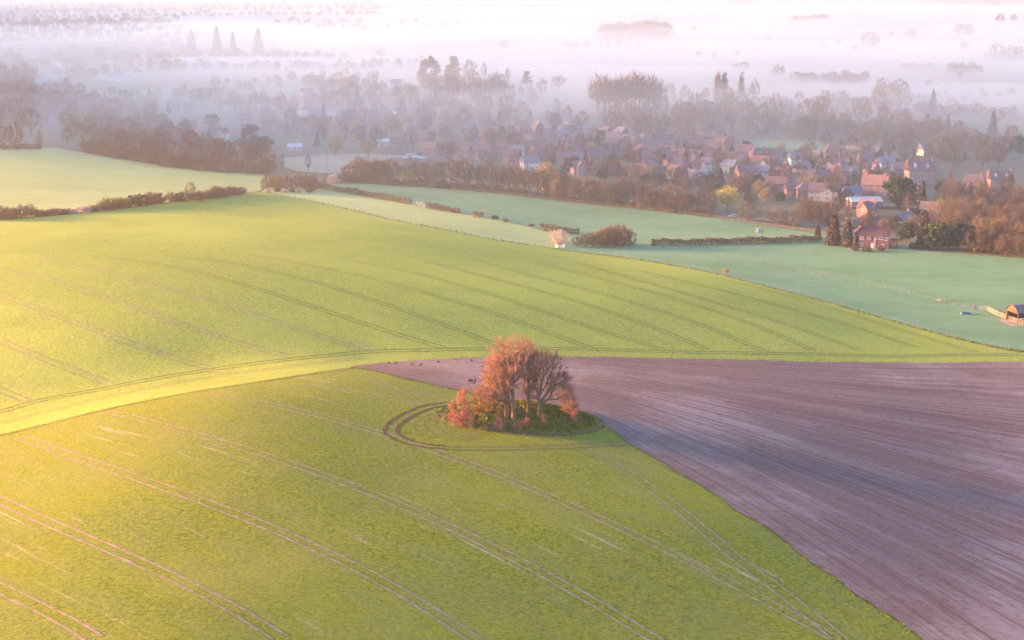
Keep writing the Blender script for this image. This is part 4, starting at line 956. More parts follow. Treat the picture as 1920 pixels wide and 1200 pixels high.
gate()
def trough(px, py, L, m, lab, rz):
    x, y, z = pt(px, py); b = MB(); b.add([(-L/2,-.35,.0),(L/2,-.35,0),(L/2,.35,0),(-L/2,.35,0),(-L/2,-.45,.55),(L/2,-.45,.55),(L/2,.45,.55),(-L/2,.45,.55),(-L/2+.08,-.37,.55),(L/2-.08,-.37,.55),(L/2-.08,.37,.55),(-L/2+.08,.37,.55),(-L/2+.08,-.3,.1),(L/2-.08,-.3,.1),(L/2-.08,.3,.1),(-L/2+.08,.3,.1)],
      [(0,1,5,4),(1,2,6,5),(2,3,7,6),(3,0,4,7),(4,5,9,8),(5,6,10,9),(6,7,11,10),(7,4,8,11),(8,9,13,12),(9,10,14,13),(10,11,15,14),(11,8,12,15),(12,13,14,15),(3,2,1,0)])
    o = b.build('trough', m); o.location = (x, y, z); o.rotation_euler = (0, 0, R(rz)); tag(o, lab, 'trough')
trough(1811, 589, 3.2, P_('blue steel', (.10, .16, .24), .2), 'long blue trough lying on the pasture left of the barn', 12)
trough(1759, 564, 1.8, M_steel, 'small pale trough beside the fence line in the right pasture', -20)
def pole(px, py, hpx, lab, twin=False):
    x, y, z = pt(px, py); h = hpx * mpp(px, py); o = empty('utility_pole', (x, y, z))
    for dx in ((-1.3, 1.3) if twin else (0,)): b = MB(); b.tube((dx, 0, -.5), (dx, 0, h), .15, .11, 8); b.build('pole', M_wood, o)
    b = MB(); b.box(-1.7 if twin else -.9, 1.7 if twin else .9, -.07, .07, h - .5, h - .35)
    for dx in (-.8, 0, .8): b.tube((dx, 0, h - .35), (dx, 0, h - .12), .05, .04, 6)
    b.build('crossarm', M_wood, o)
    if twin: b = MB(); b.box(-.75, .75, -.55, .55, h * .48, h * .48 + 1.7); b.box(-1.45, 1.45, -.1, .1, h * .48 - .14, h * .48 - .003); b.build('transformer', M_steel, o)
    tag(o, lab, 'pole')
pole(1196, 393, 34, 'thin wooden pole standing before the long row of bare trees'); pole(1423, 447, 25, 'twin pole with a grey transformer box above the long clipped hedge', True)
pole(363, 318, 38, 'wooden pole at the edge of the left woodland above the far left field'); pole(613, 322, 42, 'wooden pole on the dry meadow'); 

# cars
M_tyre = P_('tyre', (.02, .02, .02), .1); 
def car_proto():
    o = empty('parked_car'); b = MB(); prof = [(-2.1,.35),(-2.15,.75),(-1.9,.92),(-1.2,.98),(-.6,1.42),(.9,1.45),(1.6,1.0),(2.0,.9),(2.1,.55),(2.05,.35)]; n = len(prof)
    V = [(a, -.85, c) for a, c in prof] + [(a, .85, c) for a, c in prof]; b.add(V, [tuple(range(n))[::-1], tuple(range(n, 2 * n))] + [(k, (k + 1) % n, n + (k + 1) % n, n + k) for k in range(n)])
    bo = b.build('body', M_carw, o)
    w_ = MB()
    for s in (-1, 1): w_.add([(-1.05, s * .86, 1.02), (1.45, s * .86, 1.02), (.85, s * .86, 1.38), (-.55, s * .86, 1.36)], [(0, 1, 2, 3)])
    w_.add([(-1.16,-.72,1.02),(-1.16,.72,1.02),(-.64,.68,1.40),(-.64,-.68,1.40)], [(0,1,2,3)]); w_.add([(1.58,-.72,1.04),(1.58,.72,1.04),(.96,.68,1.43),(.96,-.68,1.43)], [(0,1,2,3)]); w_.build('windows', M_glass, o)
    for X in (-1.3, 1.3):
        for Y in (-.8, .8): t = MB(); t.tube((X, Y - .1, .33), (X, Y + .1, .33), .33, .33, 12); wo = t.build('wheel', M_tyre, o); h = MB(); h.tube((X, Y - .112, .33), (X, Y + .112, .33), .18, .18, 10); h.build('rim', M_steel, wo)
    for Y in (-.6, .6): l = MB(); l.box(-2.17, -2.12, Y - .16, Y + .16, .62, .76); l.build('headlight', M_frame, o)
    return o
M_carw = P_('white car paint', (.75, .76, .78), .02, 1, .3); M_cars = P_('silver car paint', (.40, .42, .46), .02, 1, .3); M_carr = P_('red car paint', (.40, .03, .03), .02, 1, .3); M_carb = P_('dark car paint', (.05, .06, .09), .02, 1, .3)
cp0 = car_proto()
for i, (px, py, m, rz, lab) in enumerate([(762,297,M_carw,20,'white car leftmost in the small car park right of the dry meadow'), (770,292,M_cars,15,'silver car behind the leftmost white car in the small car park'), (779,296,M_carw,25,'white car in the middle of the small car park'),
   (786,291,M_carb,15,'dark car at the back of the small car park'), (792,297,M_carw,30,'white car rightmost in the small car park'), (947,264,M_carr,80,'red car parked beside the green in the village'), (830,265,M_carw,70,'white car parked in the street left of the olive yellow tree'),
   (1376,408,M_cars,-5,'silver car on the road below the yellow willow'), (1205,302,M_carw,10,'white car parked in front of the brick terrace')]):
    o = cp0 if i == 0 else copy_tree(cp0); x, y, z = pt(px, py); o.location = (x, y, z - .25 if 0 else z); o.rotation_euler = (0, 0, R(rz)); tag(o, lab, 'car', 'parked cars in the village')
    if m is not M_carw:
        for ch in o.children:
            if ch.name.startswith('body'): ch.data = ch.data.copy(); ch.data.materials[0] = m
def road(pts, wid, lift=.06, name='road'):
    L = resample(px_line(pts), 4); v, f = ribbon(L, 0, wid, lift); tag(ob(name, mesh_np(name, v, f, M_tarm)), kind='structure')
road([(1320,403),(1375,407),(1440,413),(1500,418),(1580,430),(1680,447)], 7); road([(78,135),(83,165),(88,200),(96,240)], 8); road([(735,300),(800,296),(880,300),(960,296),(1060,300),(1160,306),(1280,316),(1420,345),(1520,352),(1600,348)], 7); road([(760,262),(860,258),(980,268),(1090,275),(1260,262)], 7)
road([(745,299),(798,297),(800,289),(760,288)], 9, .1, 'car_park')
# ------------------------------------------------------------------ hedges, trees and woods
HPX = [(h[1], h[2]) for h in HOUSES] + [(1637, 463), (1723, 345), (1872, 358), (1640, 364)]
def free(px, py, dx=17, dy=9, up=18):
    """keeps plants off the houses and from hiding their fronts"""
    for hx, hy in HPX:
        if abs(px - hx) < dx and -dy < py - hy < up: return False
    return True
def belt(poly, n, kinds, h0, h1, label, group, dmin=9, cat='tree', clear=False, parts=None, name=None):
    poly = np.array(poly, float); got = []; tries = 0
    while len(got) < n and tries < n * 60:
        tries += 1; p = np.array([[random.uniform(poly[:, 0].min(), poly[:, 0].max()), random.uniform(poly[:, 1].min(), poly[:, 1].max())]])
        if not inside(p, poly)[0]: continue
        if any(abs(p[0, 0] - a) < dmin and abs(p[0, 1] - b) < dmin * .5 for a, b in got): continue
        if clear and not free(*p[0]): continue
        got.append(tuple(p[0]))
    for a, b in sorted(got, key=lambda q: q[1]): plant(random.choice(kinds), a, b, random.uniform(h0, h1), label, cat, group, parts=parts)
def row(pts, gap, kinds, h0, h1, label, group, jx=3, jy=2, cat='tree', parts=None, wide=1.0):
    P = np.array(pts, float); d = np.concatenate([[0], np.cumsum(np.hypot(*np.diff(P, axis=0).T))]); s = 0
    while s < d[-1]:
        a, b = np.interp(s, d, P[:, 0]), np.interp(s, d, P[:, 1])
        plant(random.choice(kinds), a + random.uniform(-jx, jx), b + random.uniform(-jy, jy), random.uniform(h0, h1), label, cat, group, parts=parts, wide=wide); s += gap * random.uniform(.7, 1.3)
BT, ST, BU, UP, SH = 'bare_tree', 'slender_tree', 'bushy_tree', 'upswept_tree', 'shrub'
# long row below the village
row([(660,338),(740,341)], 11, [BT, BU, BT], 38, 50, 'bare tree in the thick left end of the long row behind the middle pasture', 'trees at the left end of the long row', 3, 3)
row([(770,344),(900,353),(1010,366),(1060,374)], 12, [ST, BT, ST, BT, BT], 42, 58, 'bare tree in the open middle of the long row behind the middle pasture', 'trees in the middle of the long row', 3, 2)
row([(1060,374),(1200,389),(1340,404)], 11.5, [ST, BT, BU, BT], 40, 54, 'bare tree in the right half of the long row behind the middle pasture', 'trees in the right half of the long row', 3, 2.5)
row([(665,342),(900,357),(1050,375),(1200,391),(1335,407)], 8, [SH, SH, 'evergreen_shrub'], 9, 17, 'brown undergrowth bush at the foot of the long row of bare trees', 'bushes under the long row', 2, 1, 'bush')
plant('leafing_tree', 762, 345, 27, 'small yellow green tree in the left part of the long row', var=0); plant('budding_tree', 1025, 366, 62, 'tall olive yellow tree standing in the long row', var=0)
plant('leafing_tree', 1363, 397, 50, 'bright yellow willow beside the road', var=1, wide=1.05); plant('blossom_shrub', 1012, 366, 12, 'low white blossom bush under the olive yellow tree in the long row', 'bush')
plant('budding_tree', 1046, 372, 40, 'smaller olive tree right of the tall olive yellow one in the long row')
for px, py, h, k, l in [(1403,414,38,BU,'pale brown round tree right of the yellow willow'), (1453,420,36,BU,'round tree by the road, left of the matching pair'), (1487,423,35,BU,'round tree by the road, right of the matching pair'), (1410,396,34,BT,'bare tree behind the pale round tree at the road bend')]: plant(k, px, py, h, l, wide=1.15 if k == BU else 1)
row([(1512,414),(1535,418),(1560,420),(1590,424)], 15, [BU, BU, BT], 44, 54, 'bushy brown tree in the roadside clump behind the dark cypresses', 'roadside clump of brown trees', 3, 2)
for px, py, h, w_, l in [(1533,446,25,1.0,'small brown cypress at the right end of the clipped hedge'), (1562,459,57,.98,'large dark cypress, left of the two beside the cottage'), (1588,462,50,.95,'large dark cypress, right of the two beside the cottage'), (1730,464,70,.72,'tall brown conical cypress right of the cottage')]: plant('cypress', px, py, h, l, wide=w_)
row([(1748,466),(1772,466),(1795,466),(1815,466)], 15, ['evergreen_tree'], 40, 50, 'dark green evergreen in the hedge right of the conical cypress', 'dark evergreens right of the cottage', 2, 1)
plant('evergreen_tree', 1697, 452, 36, 'dark evergreen between the cottage and the conical cypress'); plant('leafing_tree', 1697, 440, 22, 'yellow flowering bush behind the evergreen right of the cottage', 'bush')
for px, py, h, k, l in [(1604,470,13,SH,'small brown bush at the left corner of the cottage'), (1627,472,12,SH,'low reddish bush in front of the cottage wall'), (1652,470,12,SH,'dark bush in front of the cottage door side'), (1674,466,22,BU,'round twiggy bush right of the cottage'), (1711,466,12,'evergreen_shrub','low green bush between the cottage garden and the conical cypress')]: plant(k, px, py, h, l, 'bush')
row([(1828,470),(1850,470),(1880,476),(1905,481),(1930,486)], 15, [BU], 40, 56, 'grey round bushy tree at the right end of the pasture edge', 'round bushy trees at the pasture edge', 3, 2, wide=1.1)
row([(1850,462),(1900,470),(1930,476)], 17, [BU], 52, 62, 'grey bushy tree in the second line behind the right pasture edge', 'second line of bushy trees at the right', 3, 2, wide=1.1)
row([(1588,424),(1610,424),(1640,426)], 13, ['blossom_shrub'], 15, 21, 'white blossom bush in the hedge behind the cottage', 'white blossom hedge behind the cottage', 2, 1, 'bush')
plant('evergreen_tree', 1685, 390, 60, 'big round dark evergreen in front of the tall house with dormers', wide=1.05); plant('spruce', 1727, 402, 66, 'tall dark conifer right of the big round evergreen', wide=.8); plant('cedar', 1762, 372, 34, 'dark flat topped pine right of the tall house with dormers', wide=1.1)
plant('spruce', 1574, 388, 36, 'brown green conifer behind the roadside clump', wide=.9); plant('evergreen_tree', 1712, 410, 22, 'small dark evergreen at the foot of the tall conifer'); plant(UP, 1700, 400, 40, 'reddish bare tree in front of the big round evergreen')
belt([(1765,378),(1860,368),(1925,380),(1925,468),(1830,458),(1765,440)], 46, [BT, BU, UP, BT], 42, 58, 'rust brown bare tree in the wood at the right edge', 'rust brown wood at the right', 9)
for px, py, h in ((1834,410,66), (1893,372,52), (1780,362,48)): plant('poplar', px, py, h, {1834: 'orange brown poplar rising from the right wood', 1893: 'orange poplar beside the right hand house with dormers', 1780: 'orange poplar rising behind the flat topped pine'}[px], wide=1.2)
belt([(1600,430),(1690,425),(1790,420),(1800,440),(1700,440)], 12, [BU, BT], 26, 36, 'bare garden tree behind the cottage', 'garden trees behind the cottage', 9, clear=True)
# the far left field, its hedge and the thicket
row([(0,412),(64,405)], 12, [BU, SH], 20, 28, 'tall brown bush at the left end of the left hedge', 'tall left hedge bushes', 3, 1, 'bush', wide=1.2)
row([(70,406),(130,400)], 10, [SH], 9, 14, 'low brown bush in the left part of the left hedge', 'low left hedge bushes', 2, 1, 'bush', wide=1.4)
row([(128,401),(190,394)], 11, ['blossom_shrub', 'blossom_shrub', SH], 9, 13, 'whitish blackthorn bush in the low stretch of the left hedge', 'blackthorn bushes in the left hedge', 2, 1, 'bush', wide=1.4)
row([(192,394),(275,384)], 10, [SH, 'evergreen_shrub', SH], 15, 22, 'dark bush in the middle stretch of the left hedge', 'dark left hedge bushes', 2, 1, 'bush', wide=1.2)
row([(284,383),(306,380)], 10, [SH], 20, 24, 'taller bush of a close pair in the left hedge', 'close pair of hedge bushes', 1, 1, 'bush'); row([(322,379),(346,377)], 10, [SH], 17, 21, 'bush just left of the single hedge tree', 'bushes left of the hedge tree', 1, 1, 'bush')
plant(BT, 358, 377, 36, 'single bare tree standing in the left hedge')
row([(370,375),(455,364)], 10, [SH], 13, 20, 'brown bush between the hedge tree and the thicket', 'right stretch of the left hedge', 2, 1, 'bush', wide=1.3)
belt([(498,352),(590,350),(592,360),(500,360)], 9, [BU], 26, 36, 'bushy tree in the round thicket at the end of the left hedge', 'thicket between the fields', 9); row([(505,361),(585,361)], 14, ['blossom_shrub', SH], 8, 12, 'low pale bush along the front of the round thicket', 'low bushes before the thicket', 2, 1, 'bush')
row([(598,346),(650,338)], 9, [SH, 'blossom_shrub', BU], 12, 20, 'bush in the scrub right of the round thicket', 'scrub right of the thicket', 3, 3, 'bush')
for px, py, h, l in [(530,316,30,'small bare tree left of two at the edge of the dry meadow'), (578,322,36,'dark ivy clad bare tree at the edge of the dry meadow')]: plant(ST, px, py, h, l)
# clipped hedges
def hedge(pts, w_, h, label, dens=60, m=None):
    L = resample(px_line(pts, 4), 1.0); n = int(len(L) * dens); g = np.random.default_rng(len(L)); i = g.random(n) * (len(L) - 1); k = i.astype(int); f = (i - k)[:, None]
    P = L[k] * (1 - f) + L[np.minimum(k + 1, len(L) - 1)] * f; T = L[np.minimum(k + 1, len(L) - 1)] - L[k]; T /= np.hypot(T[:, 0], T[:, 1])[:, None]
    vary = 1 + .12 * np.sin(i * .35) + .10 * np.sin(i * 1.1 + 2); o = (g.random(n) - .5); s = g.random(n) ** .6
    X = P[:, 0] - T[:, 1] * o * w_; Y = P[:, 1] + T[:, 0] * o * w_; Z = height(X, Y) + h * s * vary
    V, F = quads(np.column_stack([X, Y, Z]), .42, g)
    return tag(ob('hedge', mesh_np('hedge', V, F, m or M_hedge)), label, 'hedge')
hedge([(600,354),(665,364),(770,383)], 2.6, 2.3, 'long clipped hedge running down from the thicket, left of the white gap'); hedge([(800,390),(830,395),(861,401)], 2.6, 2.2, 'short clipped hedge right of the white blossom gap', 60)
hedge([(772,384),(785,386),(800,389)], 2.2, 1.5, 'straggling pale blossom gap between two clipped hedges', 10, M_bloss); hedge([(888,406),(904,409)], 2.6, 2.2, 'isolated stub of clipped hedge in the middle pasture')
hedge([(1013,430),(1040,435),(1086,439)], 2.8, 2.4, 'dark hedge piece left of the brown thicket beside the blossom tree'); hedge([(1222,460),(1300,459),(1400,456),(1480,454),(1540,452)], 2.6, 2.2, 'long straight clipped hedge between the middle and right pastures', 80)
plant('evergreen_shrub', 928, 411, 8, 'small dark bush alone right of the hedge stub', 'bush', wide=1.5); plant(SH, 947, 416, 8, 'tiny brown bush right of the small dark bush', 'bush'); plant(SH, 997, 424, 6, 'tiny reddish bush left of the dark hedge piece', 'bush', wide=1.5)
for px, py, h in ((1083,461,20),(1098,462,25),(1112,462,28),(1126,462,33),(1140,462,40),(1155,461,45),(1168,460,40),(1181,459,28),(1132,458,34),(1108,457,26),(1150,457,38)): plant(BU, px, py, h, 'tree of the red brown thicket right of the blossom tree', 'tree', 'red brown thicket in the pasture', var=2 if px > 1120 else 0, wide=1.05)
plant('blossom_tree', 1050, 460, 31, 'white blossom tree at the left end of the red brown thicket', wide=1.12, var=0)
fence('tree_guard', [(1042,463),(1046,465),(1054,465),(1059,463)], 1.3, 1.0, 'white rail guard round the foot of the blossom tree', .07, 2, 0, M_frame, M_frame, 3)
plant('budding_tree', 1360, 517, 16, 'lone small round tree in the right pasture', var=1)
# top of the far left field
for px, h, l in [(4,50,'bare tree at the very left edge above the far left field'), (31,48,'round bare tree standing left on top of the far left field'), (76,40,'narrow bare tree on top of the far left field'), (128,36,'spreading bare tree at the end of the sunken lane')]: plant(BT if px != 76 else ST, px, 280 if px < 100 else 274, h, l)
row([(0,279),(75,279)], 9, [SH], 8, 12, 'low bush along the top edge of the far left field', 'bushes above the far left field', 3, 1, 'bush')
belt([(-10,175),(60,165),(72,230),(70,262),(-10,265)], 34, [UP, BT, BT], 42, 62, 'tall bare tree in the wood at the left edge', 'tall wood at the left edge', 9)
belt([(100,205),(190,222),(260,240),(330,258),(420,278),(505,300),(515,322),(390,318),(270,300),(200,284),(150,268),(105,245)], 92, [BT, BT, BU, BT], 34, 46, 'brown bare tree in the long wood behind the far left field', 'long wood behind the far left field', 9)
row([(160,285),(260,303),(380,320),(505,326)], 9, [BU, BT, SH], 20, 34, 'bushy tree on the near edge of the long left wood', 'near edge of the long left wood', 3, 2)
belt([(62,185),(110,178),(170,195),(160,225),(105,225),(96,240),(70,250)], 22, [BT, BU, ST], 30, 44, 'bare tree between the left edge wood and the long wood', 'trees beside the lane at the left', 9)
belt([(150,192),(300,190),(320,205),(330,235),(250,225),(170,212)], 26, ['spruce', 'evergreen_tree', BT], 24, 34, 'dark tree in the mixed conifers at the back of the left wood', 'dark conifers behind the left wood', 10)
plant('cedar', 127, 180, 34, 'dark cedar at the left of the back row above the left wood'); 
row([(330,196),(400,200),(470,210),(540,212)], 11, [UP, BT, ST], 28, 42, 'tall bare tree in the hazy row above the left village houses', 'hazy tall row above the left village', 4, 5)
for px, py, h, l in [(302,236,26,'dark evergreen near the middle of the left wood'), (315,258,30,'dark round evergreen left of the pale bungalows'), (398,240,28,'dark conifer among the left village houses'), (470,272,36,'dark yew at the right end of the left wood'), (498,290,34,'dark mass of yew beside the white tent')]: plant('evergreen_tree', px, py, h, l)
# village: the ones that stand out
for k, px, py, h, l, w_ in [('budding_tree',737,262,40,'big round tan tree among the village houses',1.15), ('leafing_tree',867,269,18,'low olive yellow tree on the village green',1.5), ('budding_tree',630,292,38,'tan tree at the back of the dry meadow, left of two',1), ('budding_tree',690,296,38,'tan tree at the back of the dry meadow, right of two',1.1),
  ('spruce',937,238,32,'broad dark conifer in the hazy middle of the village',1.1), ('spruce',748,220,24,'dark conifer, left of a close pair in the village',.9), ('spruce',760,218,22,'dark conifer, right of a close pair in the village',.8), ('cypress',1120,285,34,'dark narrow cypress in front of the terraces',.75), ('cypress',1037,306,22,'small dark cypress left of the terraces',.8),
  ('spruce',1350,352,40,'dark green spruce in front of the village, left of the willow',1.1), ('evergreen_tree',1331,352,26,'dark rounded evergreen left of the dark green spruce',.9), ('evergreen_tree',1396,356,22,'dark clipped evergreen behind the willow, left of two',1), ('evergreen_tree',1413,357,20,'dark clipped evergreen behind the willow, right of two',1),
  ('blossom_tree',1300,345,28,'pale blossom tree in front of the white gabled houses',.9), ('evergreen_tree',1450,342,26,'dark evergreen below the big white gable',.9), ('blossom_tree',1313,266,20,'white blossom tree behind the brick cluster',1), ('budding_tree',1225,290,16,'peach coloured tree behind the terrace end',1.5), ('evergreen_tree',1235,342,18,'wide dark evergreen hedge tree in front of the brick cluster',1.6),
  ('evergreen_tree',1210,342,16,'dark evergreen bush left of the wide evergreen hedge tree',1.5), ('leafing_tree',1168,316,16,'green yellow tree behind the grey bungalow',1.3), ('evergreen_tree',1075,318,26,'dark evergreen at the right end of the terraces front',1.2), ('evergreen_tree',1055,340,26,'dark evergreen behind the olive yellow tree of the long row',1.1), ('budding_tree',1420,362,22,'olive bush in front of the dark red roofed house',1.3),
  ('budding_tree',1505,352,20,'tan bushy tree right of the dark evergreen below the white gable',1.5), ('budding_tree',1530,350,22,'tan bushy tree further right below the brick gable',1.3), (UP,1465,350,44,'tall bare tree rising left of the brick gable house',.8), (BU,878,222,28,'round reddish tree in the mist above the village',1), ('evergreen_tree',1640,335,18,'dark shrub tree behind the red house',1.2),
  ('budding_tree',1465,285,20,'yellow tan tree beside the playing field',1), ('budding_tree',1000,300,20,'tan tree left of the terraces',1.2), ('evergreen_tree',545,228,24,'dark pine among the left white gables',1), ('budding_tree',522,240,18,'olive tree beside the dark pine at the left gables',1), ('budding_tree',800,215,30,'pale tan tree in the mist below the tree mound',1.4)]:
    plant(k, px, py, h, l, wide=w_)
VIL = [(520,215),(640,190),(760,190),(900,205),(1060,225),(1130,250),(1340,268),(1420,290),(1560,288),(1700,300),(1760,330),(1700,360),(1600,375),(1480,385),(1380,380),(1200,352),(1060,325),(900,312),(760,285),(560,275)]
AUTO = []
poly = np.array(VIL, float); got = []; tries = 0
while len(got) < 300 and tries < 24000:
    tries += 1; p = np.array([[random.uniform(520, 1760), random.uniform(190, 385)]])
    if not inside(p, poly)[0] or not free(*p[0], 7, 2, 5) or any(abs(p[0, 0] - a) < 8 and abs(p[0, 1] - b) < 4 for a, b in got): continue
    got.append(tuple(p[0]))
DESC = {BT: 'bare brown tree', BU: 'round twiggy tree', 'budding_tree': 'olive tan tree', 'evergreen_tree': 'dark evergreen', 'spruce': 'dark conifer', SH: 'brown garden bush', 'blossom_tree': 'pale blossom tree', UP: 'upswept reddish tree', ST: 'slender bare tree'}
for a, b in sorted(got, key=lambda q: q[1]):
    k = random.choice([BT, BT, BU, BU, BU, 'budding_tree', 'evergreen_tree', 'spruce', BU, UP, ST])
    h = {BT: 34, BU: 24, 'budding_tree': 22, 'evergreen_tree': 18, 'spruce': 24, UP: 38, ST: 34}[k] * random.uniform(.9, 1.4)
    if not free(a, b, 9, 2, 11): h = min(h, 26)
    o = plant(k, a, b, h, None, 'tree'); AUTO.append([o, a, b, DESC[k]])
# belt behind the village
belt([(1115,228),(1200,222),(1330,220),(1430,222),(1545,225),(1640,235),(1700,250),(1760,262),(1900,285),(1900,318),(1760,318),(1660,292),(1560,268),(1470,260),(1380,262),(1290,255),(1200,262),(1120,255)], 118, [BT, BT, ST, BU, UP], 36, 52, 'grey bare tree in the deep wood behind the village', 'deep wood behind the village', 9)
row([(1118,218),(1180,214),(1240,216)], 8, [UP], 50, 80, 'tall red twigged tree in the row rising out of the wood', 'tall red twigged row', 3, 3)
row([(1290,215),(1400,212)], 12, ['evergreen_tree', 'spruce'], 22, 28, 'blue dark evergreen in the strip along the back of the wood', 'evergreen strip behind the wood', 3, 2)
for k, px, py, h, l, w_ in [('poplar',1345,196,64,'tall bare poplar, left of the close pair rising from the mist',1.2), ('poplar',1357,196,64,'tall bare poplar, right of the close pair rising from the mist',1.2), ('poplar',1389,192,56,'single bare poplar right of the dark conifer in the mist',1.2), ('spruce',1371,193,26,'dark conifer between the poplars',1), (UP,1415,194,46,'upswept bare tree right of the single poplar',.9),
  (BT,1647,212,48,'large spreading bare tree rising through the mist at the right',1.1), (ST,1685,215,48,'thin bare tree right of the large spreading one in the mist',.8), ('redwood',1748,212,44,'red brown pointed conifer in the right mist',.8), ('spruce',1860,258,52,'dark layered conifer at the right against the mist',1), ('spruce',1776,248,36,'blue conifer left of the dark layered one',.9), ('evergreen_tree',1840,272,22,'dark round evergreen below the dark layered conifer',1.4),
  ('evergreen_tree',1797,276,20,'dark flat evergreen left of the round evergreen at the right',1.5), ('budding_tree',1785,200,16,'faint yellow tree in the right mist',1.8), ('evergreen_tree',1910,290,36,'dark evergreen at the far right edge of the wood',1), ('budding_tree',1868,272,22,'pale green tree beside the dark layered conifer',1), (BT,1258,182,26,'faint bare tree right of the tall red twigged row',1), (BT,1454,200,28,'hazy round tree right of the upswept bare tree',1)]: plant(k, px, py, h, l, wide=w_)
row([(1180,196),(1240,190),(1330,192),(1440,202)], 14, [BT, ST], 20, 32, 'faint bare tree at the edge of the mist behind the wood', 'faint trees at the mist edge', 5, 4)
# wooded rise in the middle of the mist
for k, px, py, h, l, w_ in [('evergreen_tree',806,160,50,'dark upright evergreen at the left of the misty rise',.75), ('cedar',843,162,40,'dark cedar in the middle of the misty rise',1), ('cedar',851,150,44,'hazy flat topped cedar highest on the misty rise',1), ('evergreen_tree',848,178,36,'dark evergreen at the foot of the cedar on the misty rise',.9), (UP,908,158,42,'pinkish upright bare tree on the misty rise',.6), (BT,880,150,40,'hazy bare tree behind the cedar on the misty rise',1),
  ('cedar',988,168,34,'small dark cedar at the right end of the misty rise',1), (BT,1047,172,32,'round faint bare tree alone in the mist right of the small cedar',1.1), (UP,952,160,34,'pointed hazy bare tree right on the misty rise',.6), ('spruce',682,130,20,'hazy conifer in the mist left of the rise',.9), (BT,714,114,24,'hazy round tree above the long mist streak',1.2)]: plant(k, px, py, h, l, wide=w_)
belt([(785,160),(860,158),(960,165),(1020,178),(1000,200),(900,200),(800,190)], 34, [BT, BU, UP], 26, 38, 'hazy bare tree on the slope of the misty rise', 'trees on the misty rise', 9)
belt([(560,165),(700,160),(790,185),(760,205),(640,195),(560,190)], 26, [BT, BU, 'budding_tree'], 20, 32, 'hazy pinkish tree in the mist above the left village', 'hazy trees above the left village', 10)
belt([(380,165),(560,150),(700,140),(720,160),(540,172),(400,185)], 20, [BT, BU], 14, 24, 'very faint tree in the long streak of mist', 'faint trees in the mist streak', 12)
# the giants and the far left distance
for px, py, h, l, w_ in [(360,99,42,'broad dark redwood, leftmost of the four in the haze',1.2), (408,102,52,'tall pointed redwood, second of the four in the haze',.9), (438,104,45,'slim redwood, third of the four in the haze',.75), (485,102,48,'pointed redwood, rightmost of the four in the haze',1)]: plant('redwood', px, py, h, l, wide=w_)
row([(340,104),(420,108),(520,110),(600,114)], 13, [BT, BU], 14, 22, 'hazy low tree beside the redwoods', 'low trees beside the redwoods', 4, 3)
row([(500,112),(560,112),(620,116),(660,120)], 16, [BT], 16, 22, 'rounded hazy tree along the edge of the far green field', 'trees along the far green field', 4, 2)
row([(150,92),(250,90),(340,88)], 11, [BU, BT], 12, 20, 'faint tree in the hedgerow left of the redwoods', 'far hedgerow left of the redwoods', 4, 2)
belt([(0,60),(130,45),(240,42),(260,62),(140,80),(0,95)], 44, [BT, BU], 12, 20, 'faint pink tree in the far upper left haze', 'far trees at the upper left', 11)
belt([(0,95),(150,95),(330,110),(340,135),(140,150),(0,150)], 52, [BT, BU, 'evergreen_tree'], 14, 24, 'pinkish hazy tree in the left distance behind the tall wood', 'hazy trees in the left distance', 11)
belt([(0,5),(700,0),(700,22),(300,30),(0,38)], 60, [BU, BT], 7, 12, 'tiny faint tree along the top of the haze', 'tiny trees at the top of the haze', 12)
belt([(540,40),(860,44),(860,60),(700,58),(540,62)], 28, [BU, BT], 9, 14, 'tiny hazy tree in the far belt right of the redwoods', 'far belt right of the redwoods', 9)
for q, (y0, y1) in enumerate([(48,44),(64,58),(78,72),(92,86),(104,100),(116,112),(126,124),(140,134)]):
    row([(0,y0+4),(160,y0),(330 + 20 * (q % 3),y1)], 9, [BU, BT, BU], 10, 18, 'small hazy tree in the hedgerows of the left distance', 'hedgerows of the left distance', 5, 3)
for y0 in (12, 22, 32): row([(0,y0+4),(350,y0),(720,y0-4)], 9, [BU, BT], 7, 11, 'small hazy tree in the hedgerows at the top left', 'hedgerows at the top left', 6, 2)
row([(330,128),(450,134),(560,132),(700,128),(800,124)], 13, [BT, BU], 13, 22, 'pale tree half drowned in the long mist streak', 'drowned trees in the mist streak', 6, 5)
# out in the mist on the right
FOG = [(1134,92,20),(1160,90,22),(1196,90,10),(1627,91,28),(1638,92,23),(1670,73,14),(1708,72,16),(1796,70,22),(1815,70,24),(1875,44,16),(1900,43,14),(1868,12,12),(1808,99,18),(1868,112,28),(1894,112,24),(1910,112,22),(1573,86,12),(1544,97,11),(1604,97,11),(1309,114,16),(1339,116,14),(1381,112,14),(1394,136,18),(1380,136,14),(1458,146,22),(1548,190,20),(1578,192,20),(1740,166,14),(1800,151,14),(945,97,20),(1065,93,14),(1080,93,13),(1100,92,14),(1240,118,10),(1440,80,10),(1300,60,9),(1760,130,10)]
for i, (px, py, h) in enumerate(FOG):
    o = plant(random.choice([BT, BT, BU]), px, py, h * 1.25, None, 'tree'); AUTO.append([o, px, py, 'bare tree standing in white mist'])
belt([(1124,70),(1180,64),(1250,66),(1256,74),(1180,76),(1126,78)], 34, [BT, BU], 24, 32, 'tree in the dark oval copse standing in the mist', 'oval copse in the mist', 5)
row([(1376,12),(1412,12)], 8, [BT], 11, 14, 'tree in the short row at the top of the mist', 'short row at the top of the mist', 2, 1); row([(1488,40),(1548,40)], 8, [BT, BU], 11, 15, 'tree in the faint row in the upper middle mist', 'faint row in the upper mist', 2, 1)
